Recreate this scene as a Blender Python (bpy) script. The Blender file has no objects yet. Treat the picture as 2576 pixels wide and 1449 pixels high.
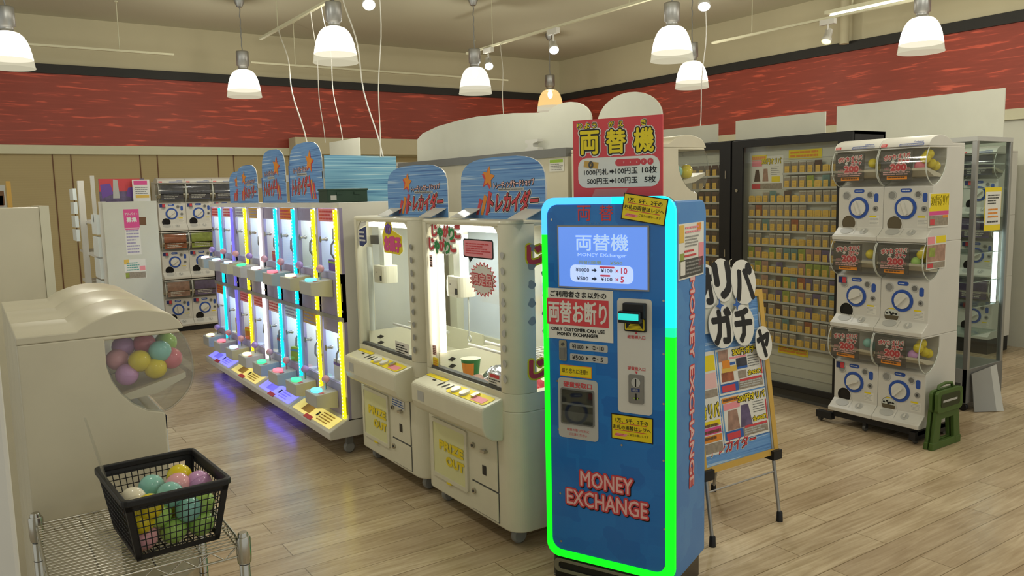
import bpy, bmesh, math, random
from mathutils import Vector, Matrix
random.seed(7)
PI = math.pi
S = bpy.context.scene
COL = S.collection

# ---------------------------------------------------------------- camera, world, exposure
cam = bpy.data.cameras.new('camera')
cam.sensor_width = 36.0
cam.lens = 2035.92 / 2576 * 36.0
cam.clip_start = 0.05
cam_o = bpy.data.objects.new('camera', cam)
COL.objects.link(cam_o)
_p, _r, _y = math.radians(6.73807565), math.radians(-1.2941896), math.radians(56.07517724)
_f = Vector((math.cos(_y)*math.cos(_p), math.sin(_y)*math.cos(_p), -math.sin(_p)))
_rt = Vector((math.sin(_y), -math.cos(_y), 0))
_u = _rt.cross(_f)
_r2 = math.cos(_r)*_rt + math.sin(_r)*_u
_u2 = -math.sin(_r)*_rt + math.cos(_r)*_u
cam_o.matrix_world = Matrix(((_r2.x, _u2.x, -_f.x, 0), (_r2.y, _u2.y, -_f.y, 0), (_r2.z, _u2.z, -_f.z, 1.6), (0, 0, 0, 1)))
S.camera = cam_o
S.view_settings.view_transform = 'Standard'
S.view_settings.look = 'None'
S.view_settings.gamma = 1.0
S.view_settings.exposure = -0.45
S.view_settings.use_curve_mapping = False

world = bpy.data.worlds.new('world')
S.world = world
world.use_nodes = True
_bg = world.node_tree.nodes['Background']
_bg.inputs[0].default_value = (0.98, 1.0, 0.93, 1)
_bg.inputs[1].default_value = 0.85
LAMP_W = 62.0          # watts of each pendant lamp
LAMP_COL = (1.0, 0.965, 0.83)

# ---------------------------------------------------------------- materials
def lin(h):
    h = h.lstrip('#')
    out = []
    for i in (0, 2, 4):
        c = int(h[i:i+2], 16)/255
        out.append(c/12.92 if c <= 0.04045 else ((c+0.055)/1.055)**2.4)
    return out
MATS = {}
def mat(name, h, rough=0.5, metal=0.0, emit=0.0, ecol=None, var=0.04, scale=6.0, spec=0.4, coat=0.0):
    if name in MATS: return MATS[name]
    m = bpy.data.materials.new(name); m.use_nodes = True
    nt = m.node_tree; b = nt.nodes['Principled BSDF']
    c = lin(h)
    b.inputs['Base Color'].default_value = (*c, 1)
    b.inputs['Roughness'].default_value = rough
    b.inputs['Metallic'].default_value = metal
    b.inputs['Specular IOR Level'].default_value = spec
    if coat: b.inputs['Coat Weight'].default_value = coat
    if emit:
        e = lin(ecol) if ecol else c
        b.inputs['Emission Color'].default_value = (*e, 1)
        b.inputs['Emission Strength'].default_value = emit
    elif var:
        tc = nt.nodes.new('ShaderNodeTexCoord'); n = nt.nodes.new('ShaderNodeTexNoise')
        n.inputs['Scale'].default_value = scale; n.inputs['Detail'].default_value = 4
        mx = nt.nodes.new('ShaderNodeMix'); mx.data_type = 'RGBA'
        mx.inputs['A'].default_value = (*[x*(1-var*2) for x in c], 1)
        mx.inputs['B'].default_value = (*[min(1, x*(1+var)) for x in c], 1)
        nt.links.new(tc.outputs['Object'], n.inputs['Vector'])
        nt.links.new(n.outputs['Fac'], mx.inputs['Factor'])
        nt.links.new(mx.outputs['Result'], b.inputs['Base Color'])
    MATS[name] = m
    return m
def clear(name, tint='ffffff', refl=0.08, rough=0.03):
    if name in MATS: return MATS[name]
    m = bpy.data.materials.new(name); m.use_nodes = True
    nt = m.node_tree; nt.nodes.clear()
    o = nt.nodes.new('ShaderNodeOutputMaterial'); t = nt.nodes.new('ShaderNodeBsdfTransparent')
    g = nt.nodes.new('ShaderNodeBsdfGlossy'); mx = nt.nodes.new('ShaderNodeMixShader')
    lw = nt.nodes.new('ShaderNodeLayerWeight'); lw.inputs['Blend'].default_value = 0.25
    ma = nt.nodes.new('ShaderNodeMath'); ma.operation = 'MULTIPLY_ADD'
    ma.inputs[1].default_value = 0.35; ma.inputs[2].default_value = refl
    t.inputs[0].default_value = (*lin(tint), 1); g.inputs['Roughness'].default_value = rough
    nt.links.new(lw.outputs['Fresnel'], ma.inputs[0]); nt.links.new(ma.outputs[0], mx.inputs[0])
    nt.links.new(t.outputs[0], mx.inputs[1]); nt.links.new(g.outputs[0], mx.inputs[2])
    nt.links.new(mx.outputs[0], o.inputs[0])
    MATS[name] = m
    return m
def shade(name, col, e, thru=0.5):
    """lit frosted glass: part of the bulb's light goes straight through"""
    m = bpy.data.materials.new(name); m.use_nodes = True
    nt = m.node_tree; nt.nodes.clear()
    o = nt.nodes.new('ShaderNodeOutputMaterial'); t = nt.nodes.new('ShaderNodeBsdfTransparent'); g = nt.nodes.new('ShaderNodeEmission'); mx = nt.nodes.new('ShaderNodeMixShader')
    g.inputs[0].default_value = (*lin(col), 1); g.inputs[1].default_value = e; mx.inputs[0].default_value = 1-thru
    nt.links.new(t.outputs[0], mx.inputs[1]); nt.links.new(g.outputs[0], mx.inputs[2]); nt.links.new(mx.outputs[0], o.inputs[0])
    MATS[name] = m
def streaks(name, stops, scl, coord='Object', rough=0.45, emit=0.0, detail=3.0, dist=0.6):
    """brushed streaks: stretched noise through a colour ramp"""
    m = bpy.data.materials.new(name); m.use_nodes = True
    nt = m.node_tree; b = nt.nodes['Principled BSDF']; b.inputs['Roughness'].default_value = rough
    tc = nt.nodes.new('ShaderNodeTexCoord'); mp = nt.nodes.new('ShaderNodeMapping'); mp.inputs['Scale'].default_value = scl
    n = nt.nodes.new('ShaderNodeTexNoise'); n.inputs['Scale'].default_value = 1.0; n.inputs['Detail'].default_value = detail
    n.inputs['Distortion'].default_value = dist
    r = nt.nodes.new('ShaderNodeValToRGB'); cr = r.color_ramp
    while len(cr.elements) < len(stops): cr.elements.new(0.5)
    for e, (p, h) in zip(cr.elements, stops): e.position = p; e.color = (*lin(h), 1)
    nt.links.new(tc.outputs[coord], mp.inputs[0]); nt.links.new(mp.outputs[0], n.inputs['Vector'])
    nt.links.new(n.outputs['Fac'], r.inputs[0]); nt.links.new(r.outputs[0], b.inputs['Base Color'])
    MATS[name] = m
    return m
def M(n): return MATS[n]

mat('white', 'cfcdc6', 0.4); mat('white_gloss', 'd8d6cf', 0.22); mat('ivory', 'd6d2bc', 0.3, var=0.05); mat('cream', 'cfc8b2', 0.35, var=0.06)
mat('paper', 'dcdad2', 0.6); mat('board_white', 'c8c8bb', 0.6); mat('black', '17171a', 0.5); mat('black_gloss', '141416', 0.2)
mat('ink', '1d1d1f', 0.6, var=0); mat('grey', '8f8f8c', 0.5); mat('light_grey', 'b4b4b0', 0.5); mat('dark_grey', '4a4a48', 0.5)
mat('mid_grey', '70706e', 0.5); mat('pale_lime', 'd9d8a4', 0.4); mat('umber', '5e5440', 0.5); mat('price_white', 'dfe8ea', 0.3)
mat('chrome', 'b9b6ac', 0.22, metal=1.0, var=0); mat('steel', '9a9a98', 0.35, metal=1.0, var=0.05); mat('alu', 'a6a6a4', 0.4, metal=0.8)
mat('red', 'c9434a', 0.5); mat('sign_red', 'd0454c', 0.45); mat('pink', 'e58f98', 0.5); mat('hot_pink', 'd44c8c', 0.5); mat('pale_pink', 'e3b7b4', 0.5)
mat('yellow', 'e3cc1c', 0.45); mat('tag_yellow', 'd8b352', 0.55); mat('orange', 'dd8a2c', 0.5); mat('tan', 'c69d4e', 0.5); mat('wood_edge', 'c9a24e', 0.5)
mat('blue', '2f5ea8', 0.45); mat('navy', '24346e', 0.5); mat('dial_blue', '2f53a6', 0.4); mat('sky', '5f98c8', 0.5); mat('green', '2f8a4a', 0.5)
mat('dark_green', '1f3a2c', 0.5); mat('lime', '9cbf3c', 0.5); mat('teal', '5f9f98', 0.5); mat('purple', '6d4a9c', 0.5); mat('brown', '6b4a30', 0.6)
mat('card_dark', '54504a', 0.4, var=0.12, scale=30); mat('card_grey', '9c9080', 0.35, var=0.3, scale=60); mat('card_brown', '5c473c', 0.4, var=0.25, scale=50)
mat('picture_orange', 'a8613e', 0.3, var=0.45, scale=22); mat('picture_green', '9aa84a', 0.3, var=0.35, scale=22); mat('picture_pink', 'b08a78', 0.3, var=0.4, scale=25)
mat('picture_violet', '6a5c80', 0.3, var=0.4, scale=25); mat('picture_night', '41424e', 0.3, var=0.6, scale=28); mat('picture_teal', '6d8f8c', 0.3, var=0.4, scale=25)
mat('stool_green', '47602a', 0.5, var=0.08); mat('stool_dark', '33391f', 0.6); mat('lavender', '9b93b4', 0.4); mat('ice', 'd2dae8', 0.35)
mat('slot_black', '08080a', 0.35, var=0); mat('acrylic', 'c8ccc4', 0.15); mat('cap_yellow', 'ddc92a', 0.18); mat('cap_pink', 'e2a6ae', 0.18); mat('cap_teal', '8cc4ba', 0.18)
mat('cap_violet', 'c796c6', 0.18); mat('cap_green', 'a8cf6c', 0.18); mat('cap_red', 'd87a84', 0.18); mat('cap_white', 'e4ddc8', 0.18); mat('foil', 'b0b0b4', 0.25, metal=0.9, var=0.3, scale=40)
mat('glow_white', 'ffffff', emit=9.0, ecol='fff8ea'); mat('glow_cool', 'ffffff', emit=6.0, ecol='e4f0ff'); mat('cell_glow', 'ffffff', emit=7.0, ecol='d4e4ff')
mat('tube_white', 'ffffff', emit=5.0, ecol='fffdf0'); mat('tube_case', 'ffffff', emit=5.0, ecol='eafffb')
mat('led_cyan', '20c8ff', emit=2.53, ecol='00d2ff'); mat('led_yellow', 'ffe800', emit=2.53, ecol='ffee10'); mat('led_white', 'ffffff', emit=3.45, ecol='fff4f0'); mat('led_violet', '8a80ff', emit=0.75, ecol='7f78ff')
mat('led_dot_cyan', 'ffffff', emit=2.0, ecol='8ff2ff'); mat('led_dot_yellow', 'ffffff', emit=3.0, ecol='fff8a0')
mat('strip_blue', '8a8cff', emit=1.6, ecol='8280ff'); mat('strip_yellow', 'efe3a0', emit=0.75, ecol='f0dc70'); mat('under_blue', '5048ff', emit=9.0, ecol='4a40ff')
mat('frame_green', '00ff20', emit=1.72, ecol='08ee18'); mat('frame_cyan', '20e8ff', emit=1.72, ecol='10f0ff'); mat('frame_sky', '50b8ff', emit=1.49, ecol='48b8ff'); mat('frame_mint', '10f8a0', emit=1.72, ecol='0cf090')
mat('slit_cyan', '30d8d0', emit=0.9, ecol='30e0d8'); mat('screen', '5c86e6', 0.15, emit=0.85, ecol='6a98f4'); mat('screen_pale', 'b8ccf4', emit=0.95, ecol='b8d0ff'); mat('screen_text', 'a8c4ee', emit=0.85, ecol='b4d2f8')
mat('screen_ink', '26304c', emit=0.05, ecol='26304c'); mat('screen_red', 'c84860', emit=0.45, ecol='d04460'); mat('screen_olive', '8c9a4c', emit=0.4, ecol='9aac50')
for k, (a, b) in dict(white=('ffffff', 3.0), cyan=('60e8ff', 2.2), green=('40e090', 2.0), red=('ff7080', 2.0), warm=('fff4b0', 2.4), ice=('b0d0ff', 2.2)).items():
    mat('button_'+k, a, emit=b, ecol=a)
mat('knob_pink', 'd8a0a8', 0.25); mat('knob_violet', 'a88ac8', 0.25)
mat('bulb_glow', 'ffffff', emit=8.0, ecol='fff2cc'); mat('spot_glow', 'ffffff', emit=14.0, ecol='f0f8ff')
shade('shade_glow', 'fff6e0', 4.6, 0.3); shade('shade_amber', 'ffd488', 1.8, 0.5); shade('shade_pale', 'f8f6ea', 2.0, 0.45)
shade('rim_lit', 'f4eccc', 1.0, 0.45)
clear('glass', 'fafcfa', 0.05); clear('plastic_clear', 'f6f7f6', 0.07, 0.08); clear('glass_rim', 'f2f0e2', 0.16, 0.2); clear('case_glass', 'dfe8e4', 0.05)
clear('amber_sheet', 'f6f3c4', 0.04, 0.2)
streaks('band_red', [(0.0, '8c3c2d'), (0.52, '9a4232'), (0.60, 'a34635'), (0.64, 'c8553f'), (0.74, 'de654c'), (1.0, 'b5503d')], (2.6, 2.6, 30.0), rough=0.55)
streaks('arch_blue', [(0.0, '2f5696'), (0.36, '3a66a6'), (0.42, '5a8cc8'), (0.5, '6a9ad0'), (0.58, '5e90ca'), (0.63, 'a8c4e0'), (1.0, 'c4d6e6')], (1.3, 1.3, 120.0), rough=0.5, dist=0.0)
streaks('board_blue', [(0.0, '2c5a88'), (0.36, '4a7eac'), (0.45, '6ea6ca'), (0.58, '82b8d4'), (0.65, 'bcd8e4'), (1.0, 'cfe2ea')], (1.3, 1.3, 110.0), rough=0.5, dist=0.0)

def wall_mats():
    # plaster
    mat('plaster', 'c6bea0', 0.85, var=0.05, scale=1.2); mat('ceiling', 'c2bea8', 0.9, var=0.05, scale=0.7); mat('ledge', 'cfccb0', 0.6); mat('trim_black', '2b2a28', 0.6)
    # perforated board
    m = bpy.data.materials.new('perforated'); m.use_nodes = True; nt = m.node_tree; b = nt.nodes['Principled BSDF']; b.inputs['Roughness'].default_value = 0.75
    tc = nt.nodes.new('ShaderNodeTexCoord'); w = nt.nodes.new('ShaderNodeTexWave'); w.bands_direction = 'Z'; w.inputs['Scale'].default_value = 26.0; w.inputs['Distortion'].default_value = 0.3
    r = nt.nodes.new('ShaderNodeValToRGB'); r.color_ramp.elements[0].color = (*lin('ab9a70'), 1); r.color_ramp.elements[1].color = (*lin('b6a67c'), 1)
    nt.links.new(tc.outputs['Object'], w.inputs['Vector']); nt.links.new(w.outputs['Fac'], r.inputs[0]); nt.links.new(r.outputs[0], b.inputs['Base Color']); MATS['perforated'] = m
    # plank floor
    m = bpy.data.materials.new('planks'); m.use_nodes = True; nt = m.node_tree; b = nt.nodes['Principled BSDF']
    tc = nt.nodes.new('ShaderNodeTexCoord'); br = nt.nodes.new('ShaderNodeTexBrick'); br.offset = 0.37; br.inputs['Scale'].default_value = 1.0
    br.inputs['Brick Width'].default_value = 1.1; br.inputs['Row Height'].default_value = 0.15; br.inputs['Mortar Size'].default_value = 0.0022; br.inputs['Mortar Smooth'].default_value = 0.2
    br.inputs['Color1'].default_value = (*lin('c9b89c'), 1); br.inputs['Color2'].default_value = (*lin('b5a288'), 1); br.inputs['Mortar'].default_value = (*lin('857458'), 1); br.inputs['Bias'].default_value = -0.1
    mp = nt.nodes.new('ShaderNodeMapping'); mp.inputs['Scale'].default_value = (1.3, 16, 1)
    n = nt.nodes.new('ShaderNodeTexNoise'); n.inputs['Scale'].default_value = 2.2; n.inputs['Detail'].default_value = 7; n.inputs['Distortion'].default_value = 1.2
    n2 = nt.nodes.new('ShaderNodeTexNoise'); n2.inputs['Scale'].default_value = 2.1; n2.inputs['Detail'].default_value = 5
    r = nt.nodes.new('ShaderNodeValToRGB'); r.color_ramp.elements[0].position = 0.3; r.color_ramp.elements[0].color = (0.70, 0.64, 0.54, 1); r.color_ramp.elements[1].position = 0.68; r.color_ramp.elements[1].color = (1.12, 1.12, 1.1, 1)
    mx = nt.nodes.new('ShaderNodeMix'); mx.data_type = 'RGBA'; mx.blend_type = 'MULTIPLY'; mx.inputs['Factor'].default_value = 0.8
    r2 = nt.nodes.new('ShaderNodeValToRGB'); r2.color_ramp.elements[0].position = 0.35; r2.color_ramp.elements[0].color = (0.78, 0.74, 0.68, 1); r2.color_ramp.elements[1].position = 0.6; r2.color_ramp.elements[1].color = (1.05, 1.05, 1.05, 1)
    mx2 = nt.nodes.new('ShaderNodeMix'); mx2.data_type = 'RGBA'; mx2.blend_type = 'MULTIPLY'; mx2.inputs['Factor'].default_value = 0.7
    L = nt.links.new
    L(tc.outputs['Object'], br.inputs['Vector']); L(tc.outputs['Object'], mp.inputs[0]); L(mp.outputs[0], n.inputs['Vector']); L(tc.outputs['Object'], n2.inputs['Vector'])
    L(n.outputs['Fac'], r.inputs[0]); L(br.outputs['Color'], mx.inputs['A']); L(r.outputs[0], mx.inputs['B']); L(n2.outputs['Fac'], r2.inputs[0])
    L(mx.outputs['Result'], mx2.inputs['A']); L(r2.outputs[0], mx2.inputs['B']); L(mx2.outputs['Result'], b.inputs['Base Color'])
    b.inputs['Roughness'].default_value = 0.24; b.inputs['Specular IOR Level'].default_value = 0.6
    bp = nt.nodes.new('ShaderNodeBump'); bp.inputs['Strength'].default_value = 0.12; bp.inputs['Distance'].default_value = 0.01
    L(n.outputs['Fac'], bp.inputs['Height']); L(bp.outputs[0], b.inputs['Normal'])
    MATS['planks'] = m
    # pixel blocks on the exchanger
    for nm, c1, c2 in (('pixel_blue', '1566b8', '1f78c8'), ('pixel_side', '3f7cc0', '4f8cc8')):
        m = bpy.data.materials.new(nm); m.use_nodes = True; nt = m.node_tree; b = nt.nodes['Principled BSDF']
        tc = nt.nodes.new('ShaderNodeTexCoord'); v = nt.nodes.new('ShaderNodeTexVoronoi'); v.distance = 'CHEBYCHEV'; v.inputs['Scale'].default_value = 11; v.inputs['Randomness'].default_value = 0.75
        r = nt.nodes.new('ShaderNodeValToRGB'); r.color_ramp.elements[0].color = (*lin(c1), 1); r.color_ramp.elements[1].color = (*lin(c2), 1)
        nt.links.new(tc.outputs['Object'], v.inputs['Vector']); nt.links.new(v.outputs['Color'], r.inputs[0]); nt.links.new(r.outputs[0], b.inputs['Base Color'])
        b.inputs['Roughness'].default_value = 0.18 if nm == 'pixel_blue' else 0.4
        MATS[nm] = m
wall_mats()

# ---------------------------------------------------------------- mesh builder
X3, Y3, Z3 = Vector((1, 0, 0)), Vector((0, 1, 0)), Vector((0, 0, 1))
def FY(y=0.0): return (Vector((0, y, 0)), X3, Z3)            # faces -Y
def FP(x=0.0): return (Vector((x, 0, 0)), Y3, Z3)            # faces +X
def FM(x=0.0): return (Vector((x, 0, 0)), -Y3, Z3)           # faces -X
def FZ(z=0.0): return (Vector((0, 0, z)), X3, Y3)            # faces up
def rr(a0, b0, a1, b1, r, n=4):
    pts = []
    for cx, cy, s in ((a1-r, b1-r, 0), (a0+r, b1-r, 1), (a0+r, b0+r, 2), (a1-r, b0+r, 3)):
        for i in range(n+1):
            t = (s+i/n)*PI/2; pts.append((cx+r*math.cos(t), cy+r*math.sin(t)))
    return pts
def circ(a, b, r, n=20, ry=None):
    ry = ry or r
    return [(a+r*math.cos(2*PI*i/n), b+ry*math.sin(2*PI*i/n)) for i in range(n)]
_TC = {}
def tgeo(s, off=0.0):
    k = (s, off)
    if k not in _TC:
        cu = bpy.data.curves.new('t', 'FONT'); cu.body = s; cu.offset = off; cu.resolution_u = 2
        ob = bpy.data.objects.new('t', cu); COL.objects.link(ob)
        dg = bpy.context.evaluated_depsgraph_get()
        me = bpy.data.meshes.new_from_object(ob.evaluated_get(dg))
        vs = [(v.co.x, v.co.y) for v in me.vertices]; fs = [tuple(p.vertices) for p in me.polygons]
        bpy.data.objects.remove(ob); bpy.data.curves.remove(cu); bpy.data.meshes.remove(me)
        _TC[k] = (vs, fs)
    return _TC[k]
class MB:
    def __init__(s): s.v = []; s.f = []; s.m = []; s.sm = []; s.mats = []
    def mi(s, m):
        m = MATS[m]
        if m not in s.mats: s.mats.append(m)
        return s.mats.index(m)
    def add(s, vs, fs, m, smooth=False):
        o = len(s.v); i = s.mi(m)
        s.v += [tuple(v) for v in vs]
        for f in fs: s.f.append(tuple(o+k for k in f)); s.m.append(i); s.sm.append(smooth)
        return s
    def slab(s, fr, poly, t0, t1, m, ms=None, smooth=False):
        o, u, v = fr; n = u.cross(v); N = len(poly)
        lo = [o+u*a+v*b+n*t0 for a, b in poly]; hi = [o+u*a+v*b+n*t1 for a, b in poly]
        if t0 == t1: return s.add(hi, [range(N)], m)
        s.add(hi, [range(N)], m); s.add(lo, [range(N-1, -1, -1)], ms or m)
        s.add(lo+hi, [(i, (i+1) % N, N+(i+1) % N, N+i) for i in range(N)], ms or m, smooth)
        return s
    def rect(s, fr, a0, b0, a1, b1, m, t=0.0008): return s.slab(fr, [(a0, b0), (a1, b0), (a1, b1), (a0, b1)], t, t, m)
    def plate(s, fr, a0, b0, a1, b1, t0, t1, m, r=0.0, ms=None):
        return s.slab(fr, rr(a0, b0, a1, b1, r) if r else [(a0, b0), (a1, b0), (a1, b1), (a0, b1)], t0, t1, m, ms)
    def poly(s, fr, pts, m, t=0.001): return s.slab(fr, pts, t, t, m)
    def ring(s, fr, po, pi, t0, t1, m):
        o, u, v = fr; n = u.cross(v); N = len(po)
        g = lambda p, t: [o+u*a+v*b+n*t for a, b in p]
        V = g(po, t1)+g(pi, t1)+g(po, t0)+g(pi, t0); F = []
        for i in range(N):
            j = (i+1) % N
            F += [(i, j, N+j, N+i), (2*N+j, 2*N+i, 3*N+i, 3*N+j), (2*N+i, 2*N+j, j, i), (N+i, N+j, 3*N+j, 3*N+i)]
        return s.add(V, F, m)
    def box(s, x0, x1, y0, y1, z0, z1, m):
        return s.add([(x0, y0, z0), (x1, y0, z0), (x1, y1, z0), (x0, y1, z0), (x0, y0, z1), (x1, y0, z1), (x1, y1, z1), (x0, y1, z1)],
                     [(3, 2, 1, 0), (4, 5, 6, 7), (0, 1, 5, 4), (1, 2, 6, 5), (2, 3, 7, 6), (3, 0, 4, 7)], m)
    def px(s, poly, x0, x1, m, smooth=False): return s.slab((Vector((0, 0, 0)), Y3, Z3), poly, x0, x1, m, smooth=smooth)
    def pz(s, poly, z0, z1, m, smooth=False): return s.slab((Vector((0, 0, 0)), X3, Y3), poly, z0, z1, m, smooth=smooth)
    def lathe(s, prof, c, m, axis='z', n=20, smooth=True, cap=True):
        c = Vector(c); A = {'z': (X3, Y3, Z3), 'y': (Z3, X3, Y3), 'x': (Y3, Z3, X3)}[axis]
        V = []; F = []
        for r, h in prof:
            for i in range(n):
                t = 2*PI*i/n; V.append(c+A[0]*(r*math.cos(t))+A[1]*(r*math.sin(t))+A[2]*h)
        for k in range(len(prof)-1):
            for i in range(n):
                j = (i+1) % n; F.append((k*n+i, k*n+j, k*n+n+j, k*n+n+i))
        s.add(V, F, m, smooth)
        if cap:
            if prof[0][0] > 1e-5: s.add(V[:n], [range(n-1, -1, -1)], m)
            if prof[-1][0] > 1e-5: s.add(V[-n:], [range(n)], m)
        return s
    def ball(s, c, r, m, n=16, k=10, sz=1.0):
        return s.lathe([(r*math.sin(PI*i/k), -r*sz*math.cos(PI*i/k)) for i in range(k+1)], c, m, n=n, cap=False)
    def tube(s, pts, r, m, n=8, closed=False):
        P = [Vector(p) for p in pts]; V = []; F = []; N = len(P); prev = None
        for i, p in enumerate(P):
            if closed: d = P[(i+1) % N]-P[i-1]
            else: d = P[min(i+1, N-1)]-P[max(i-1, 0)]
            d.normalize()
            a = prev if prev is not None else (Z3 if abs(d.z) < 0.9 else X3)
            a = (a-d*a.dot(d)).normalized(); prev = a; b = d.cross(a)
            for k in range(n):
                t = 2*PI*k/n; V.append(p+a*(r*math.cos(t))+b*(r*math.sin(t)))
        for i in range(N if closed else N-1):
            j = (i+1) % N
            for k in range(n): F.append((i*n+k, i*n+(k+1) % n, j*n+(k+1) % n, j*n+k))
        s.add(V, F, m, True)
        if not closed: s.add(V[:n], [range(n-1, -1, -1)], m); s.add(V[-n:], [range(n)], m)
        return s
    def disc(s, fr, a, b, r, m, t0=0.001, t1=0.001, n=20, ry=None): return s.slab(fr, circ(a, b, r, n, ry), t0, t1, m)
    def text(s, fr, tx, a, b, w, h, m, t=0.0015, off=0.0, rot=0.0, skew=0.0):
        """text centred on (a, b), fitted to w x h (either may be None)"""
        v0, _ = tgeo(tx)
        if not v0: return s
        xs = [p[0] for p in v0]; ys = [p[1] for p in v0]
        cx, cy = (min(xs)+max(xs))/2, (min(ys)+max(ys))/2; sx = max(xs)-min(xs); sy = max(ys)-min(ys)
        if w is None: kx = ky = h/sy
        elif h is None: kx = ky = w/sx
        else: kx, ky = w/sx, h/sy
        vs, fs = tgeo(tx)
        o, u, v = fr; n = u.cross(v); c, sn = math.cos(rot), math.sin(rot)
        sh = [(0.0, 0.0)]
        if off > 0:
            q = 12 if off >= 0.06 else 8; d = off*min(kx, ky)*1.15
            sh += [(d*math.cos(2*PI*i/q), d*math.sin(2*PI*i/q)) for i in range(q)]
        for i, (dx, dy) in enumerate(sh):
            V = []; tt = t+0.00003*i
            for x, y in vs:
                x, y = (x-cx)*kx+dx, (y-cy)*ky+dy; x += y*skew
                x, y = x*c-y*sn, x*sn+y*c
                V.append(o+u*(a+x)+v*(b+y)+n*tt)
            s.add(V, fs, m)
        return s
    def otext(s, fr, tx, a, b, w, h, layers, t=0.0015, rot=0.0, skew=0.0, dx=0.0, dz=0.0):
        """outlined text: layers = [(material, offset), ...] from the back to the front"""
        for i, (m, off) in enumerate(layers):
            s.text(fr, tx, a+(dx if i == 0 else 0), b+(dz if i == 0 else 0), w, h, m, t+0.0007*i, off, rot, skew)
        return s
    def lines(s, fr, a0, b0, a1, b1, n, m, t=0.0015, fill=0.45):
        """lines of print too small to read"""
        st = (b1-b0)/n
        for i in range(n):
            e = a1-(a1-a0)*random.choice((0, 0.05, 0.12, 0.3)); x = a0; y = b0+st*(i+0.25)
            while x < e-0.001:
                l = min((a1-a0)*random.uniform(0.08, 0.22), e-x); s.rect(fr, x, y, x+l*0.88, y+st*fill, m, t); x += l
        return s
    def build(s, name, parent=None, bev=0.0, label=None, loc=None, rz=0.0):
        me = bpy.data.meshes.new(name); me.from_pydata(s.v, [], s.f)
        me.polygons.foreach_set('material_index', s.m); me.polygons.foreach_set('use_smooth', s.sm)
        for m in s.mats: me.materials.append(m)
        if bev:
            bm = bmesh.new(); bm.from_mesh(me); bmesh.ops.remove_doubles(bm, verts=bm.verts, dist=1e-6); bmesh.ops.recalc_face_normals(bm, faces=bm.faces); bm.to_mesh(me); bm.free()
        me.update()
        o = bpy.data.objects.new(name, me); COL.objects.link(o)
        if parent: o.parent = parent
        if loc is not None: o.location = loc
        o.rotation_euler = (0, 0, rz)
        if label: o['label'] = label
        if bev:
            b = o.modifiers.new('bevel', 'BEVEL'); b.width = bev; b.segments = 2; b.limit_method = 'ANGLE'; b.angle_limit = 0.6
        return o
def each(name, parent, mbs, **k):
    return [m.build(name, parent, **k) for m in mbs]
def thing(name, label, cat, loc=(0, 0, 0), rz=0.0, group=None):
    o = bpy.data.objects.new(name, None); o.empty_display_size = 0.1; COL.objects.link(o)
    o.location = loc; o.rotation_euler = (0, 0, rz)
    o['label'] = label; o['category'] = cat
    if group: o['group'] = group
    return o
def tag(o, label, cat, group=None):
    o['label'] = label; o['category'] = cat
    if group: o['group'] = group
    return o
def structure(o, name=None):
    o['kind'] = 'structure'
    return o
_kids = {}
def kids(o): return [c for c in COL.objects if c.parent is o]
def tree(o):
    """remember a finished thing's children so that copies do not have to search the scene"""
    _kids[o.name] = [(c, kids(c)) for c in kids(o)]
    return o
def dup(src, loc, rz=0.0, label=None, group=None):
    r = src.copy(); COL.objects.link(r); r.location = loc; r.rotation_euler = (0, 0, rz)
    if label: r['label'] = label
    if group: r['group'] = group
    for c, gs in _kids.get(src.name, ()):
        k = c.copy(); COL.objects.link(k); k.parent = r
        for g in gs:
            d = g.copy(); COL.objects.link(d); d.parent = k
    return r
def area(name, loc, size, watts, col, rot=(0, 0, 0), shape='DISK', sy=None, spread=PI):
    l = bpy.data.lights.new(name, 'AREA'); l.energy = watts; l.color = col; l.shape = shape; l.size = size; l.spread = spread
    if sy: l.size_y = sy
    o = bpy.data.objects.new(name, l); COL.objects.link(o); o.location = loc; o.rotation_euler = rot
    return o

def point(name, loc, watts, col, r=0.05):
    l = bpy.data.lights.new(name, 'POINT'); l.energy = watts; l.color = col; l.shadow_soft_size = r
    o = bpy.data.objects.new(name, l); COL.objects.link(o); o.location = loc
    return o

# ---------------------------------------------------------------- the room
CEIL = 3.73
WX, WY = 8.37, 10.9
structure(MB().box(-3.0, WX+0.2, -2.6, WY+0.2, -0.1, 0.0, 'planks').build('floor'))
structure(MB().box(-3.0, WX+0.2, -2.6, WY+0.2, CEIL, CEIL+0.1, 'ceiling').build('ceiling'))
structure(MB().box(-3.0, WX, WY, WY+0.2, 3.1, CEIL, 'plaster').box(-3.0, WX, WY, WY+0.2, 0.0, 2.2, 'perforated').box(-3.0, WX, WY, WY+0.2, 2.2, 3.1, 'band_red').build('wall_left'))
structure(MB().box(WX, WX+0.2, -2.6, WY+0.2, 3.1, CEIL, 'plaster').box(WX, WX+0.2, -2.6, WY+0.2, 0.0, 2.2, 'board_white').box(WX, WX+0.2, -2.6, WY+0.2, 2.2, 3.1, 'band_red').build('wall_right'))
structure(MB().box(-3.0, WX, WY-0.04, WY, 3.08, 3.185, 'trim_black').build('trim_1'))
structure(MB().box(WX-0.04, WX, -2.6, WY-0.04, 3.08, 3.185, 'trim_black').build('trim_2'))
structure(MB().box(-3.0, WX, WY-0.06, WY, 2.16, 2.262, 'ledge').build('trim_3'))
structure(MB().box(WX-0.05, WX, -2.6, WY-0.06, 2.18, 2.28, 'ledge').build('trim_4'))
_mb = MB()
for x in (-0.9, -0.72, 0.0, 0.17, 0.92, 1.11, 1.86, 2.06, 2.79, 2.99, 3.73, 3.92, 4.66, 4.85): _mb.box(x-0.006, x+0.006, WY-0.006, WY, 0.0, 2.16, 'brown')
structure(_mb.build('trim_5'))
structure(MB().box(3.72, 6.6, WY-0.32, WY-0.06, 2.17, 2.39, 'plaster').build('trim_6'))
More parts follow.
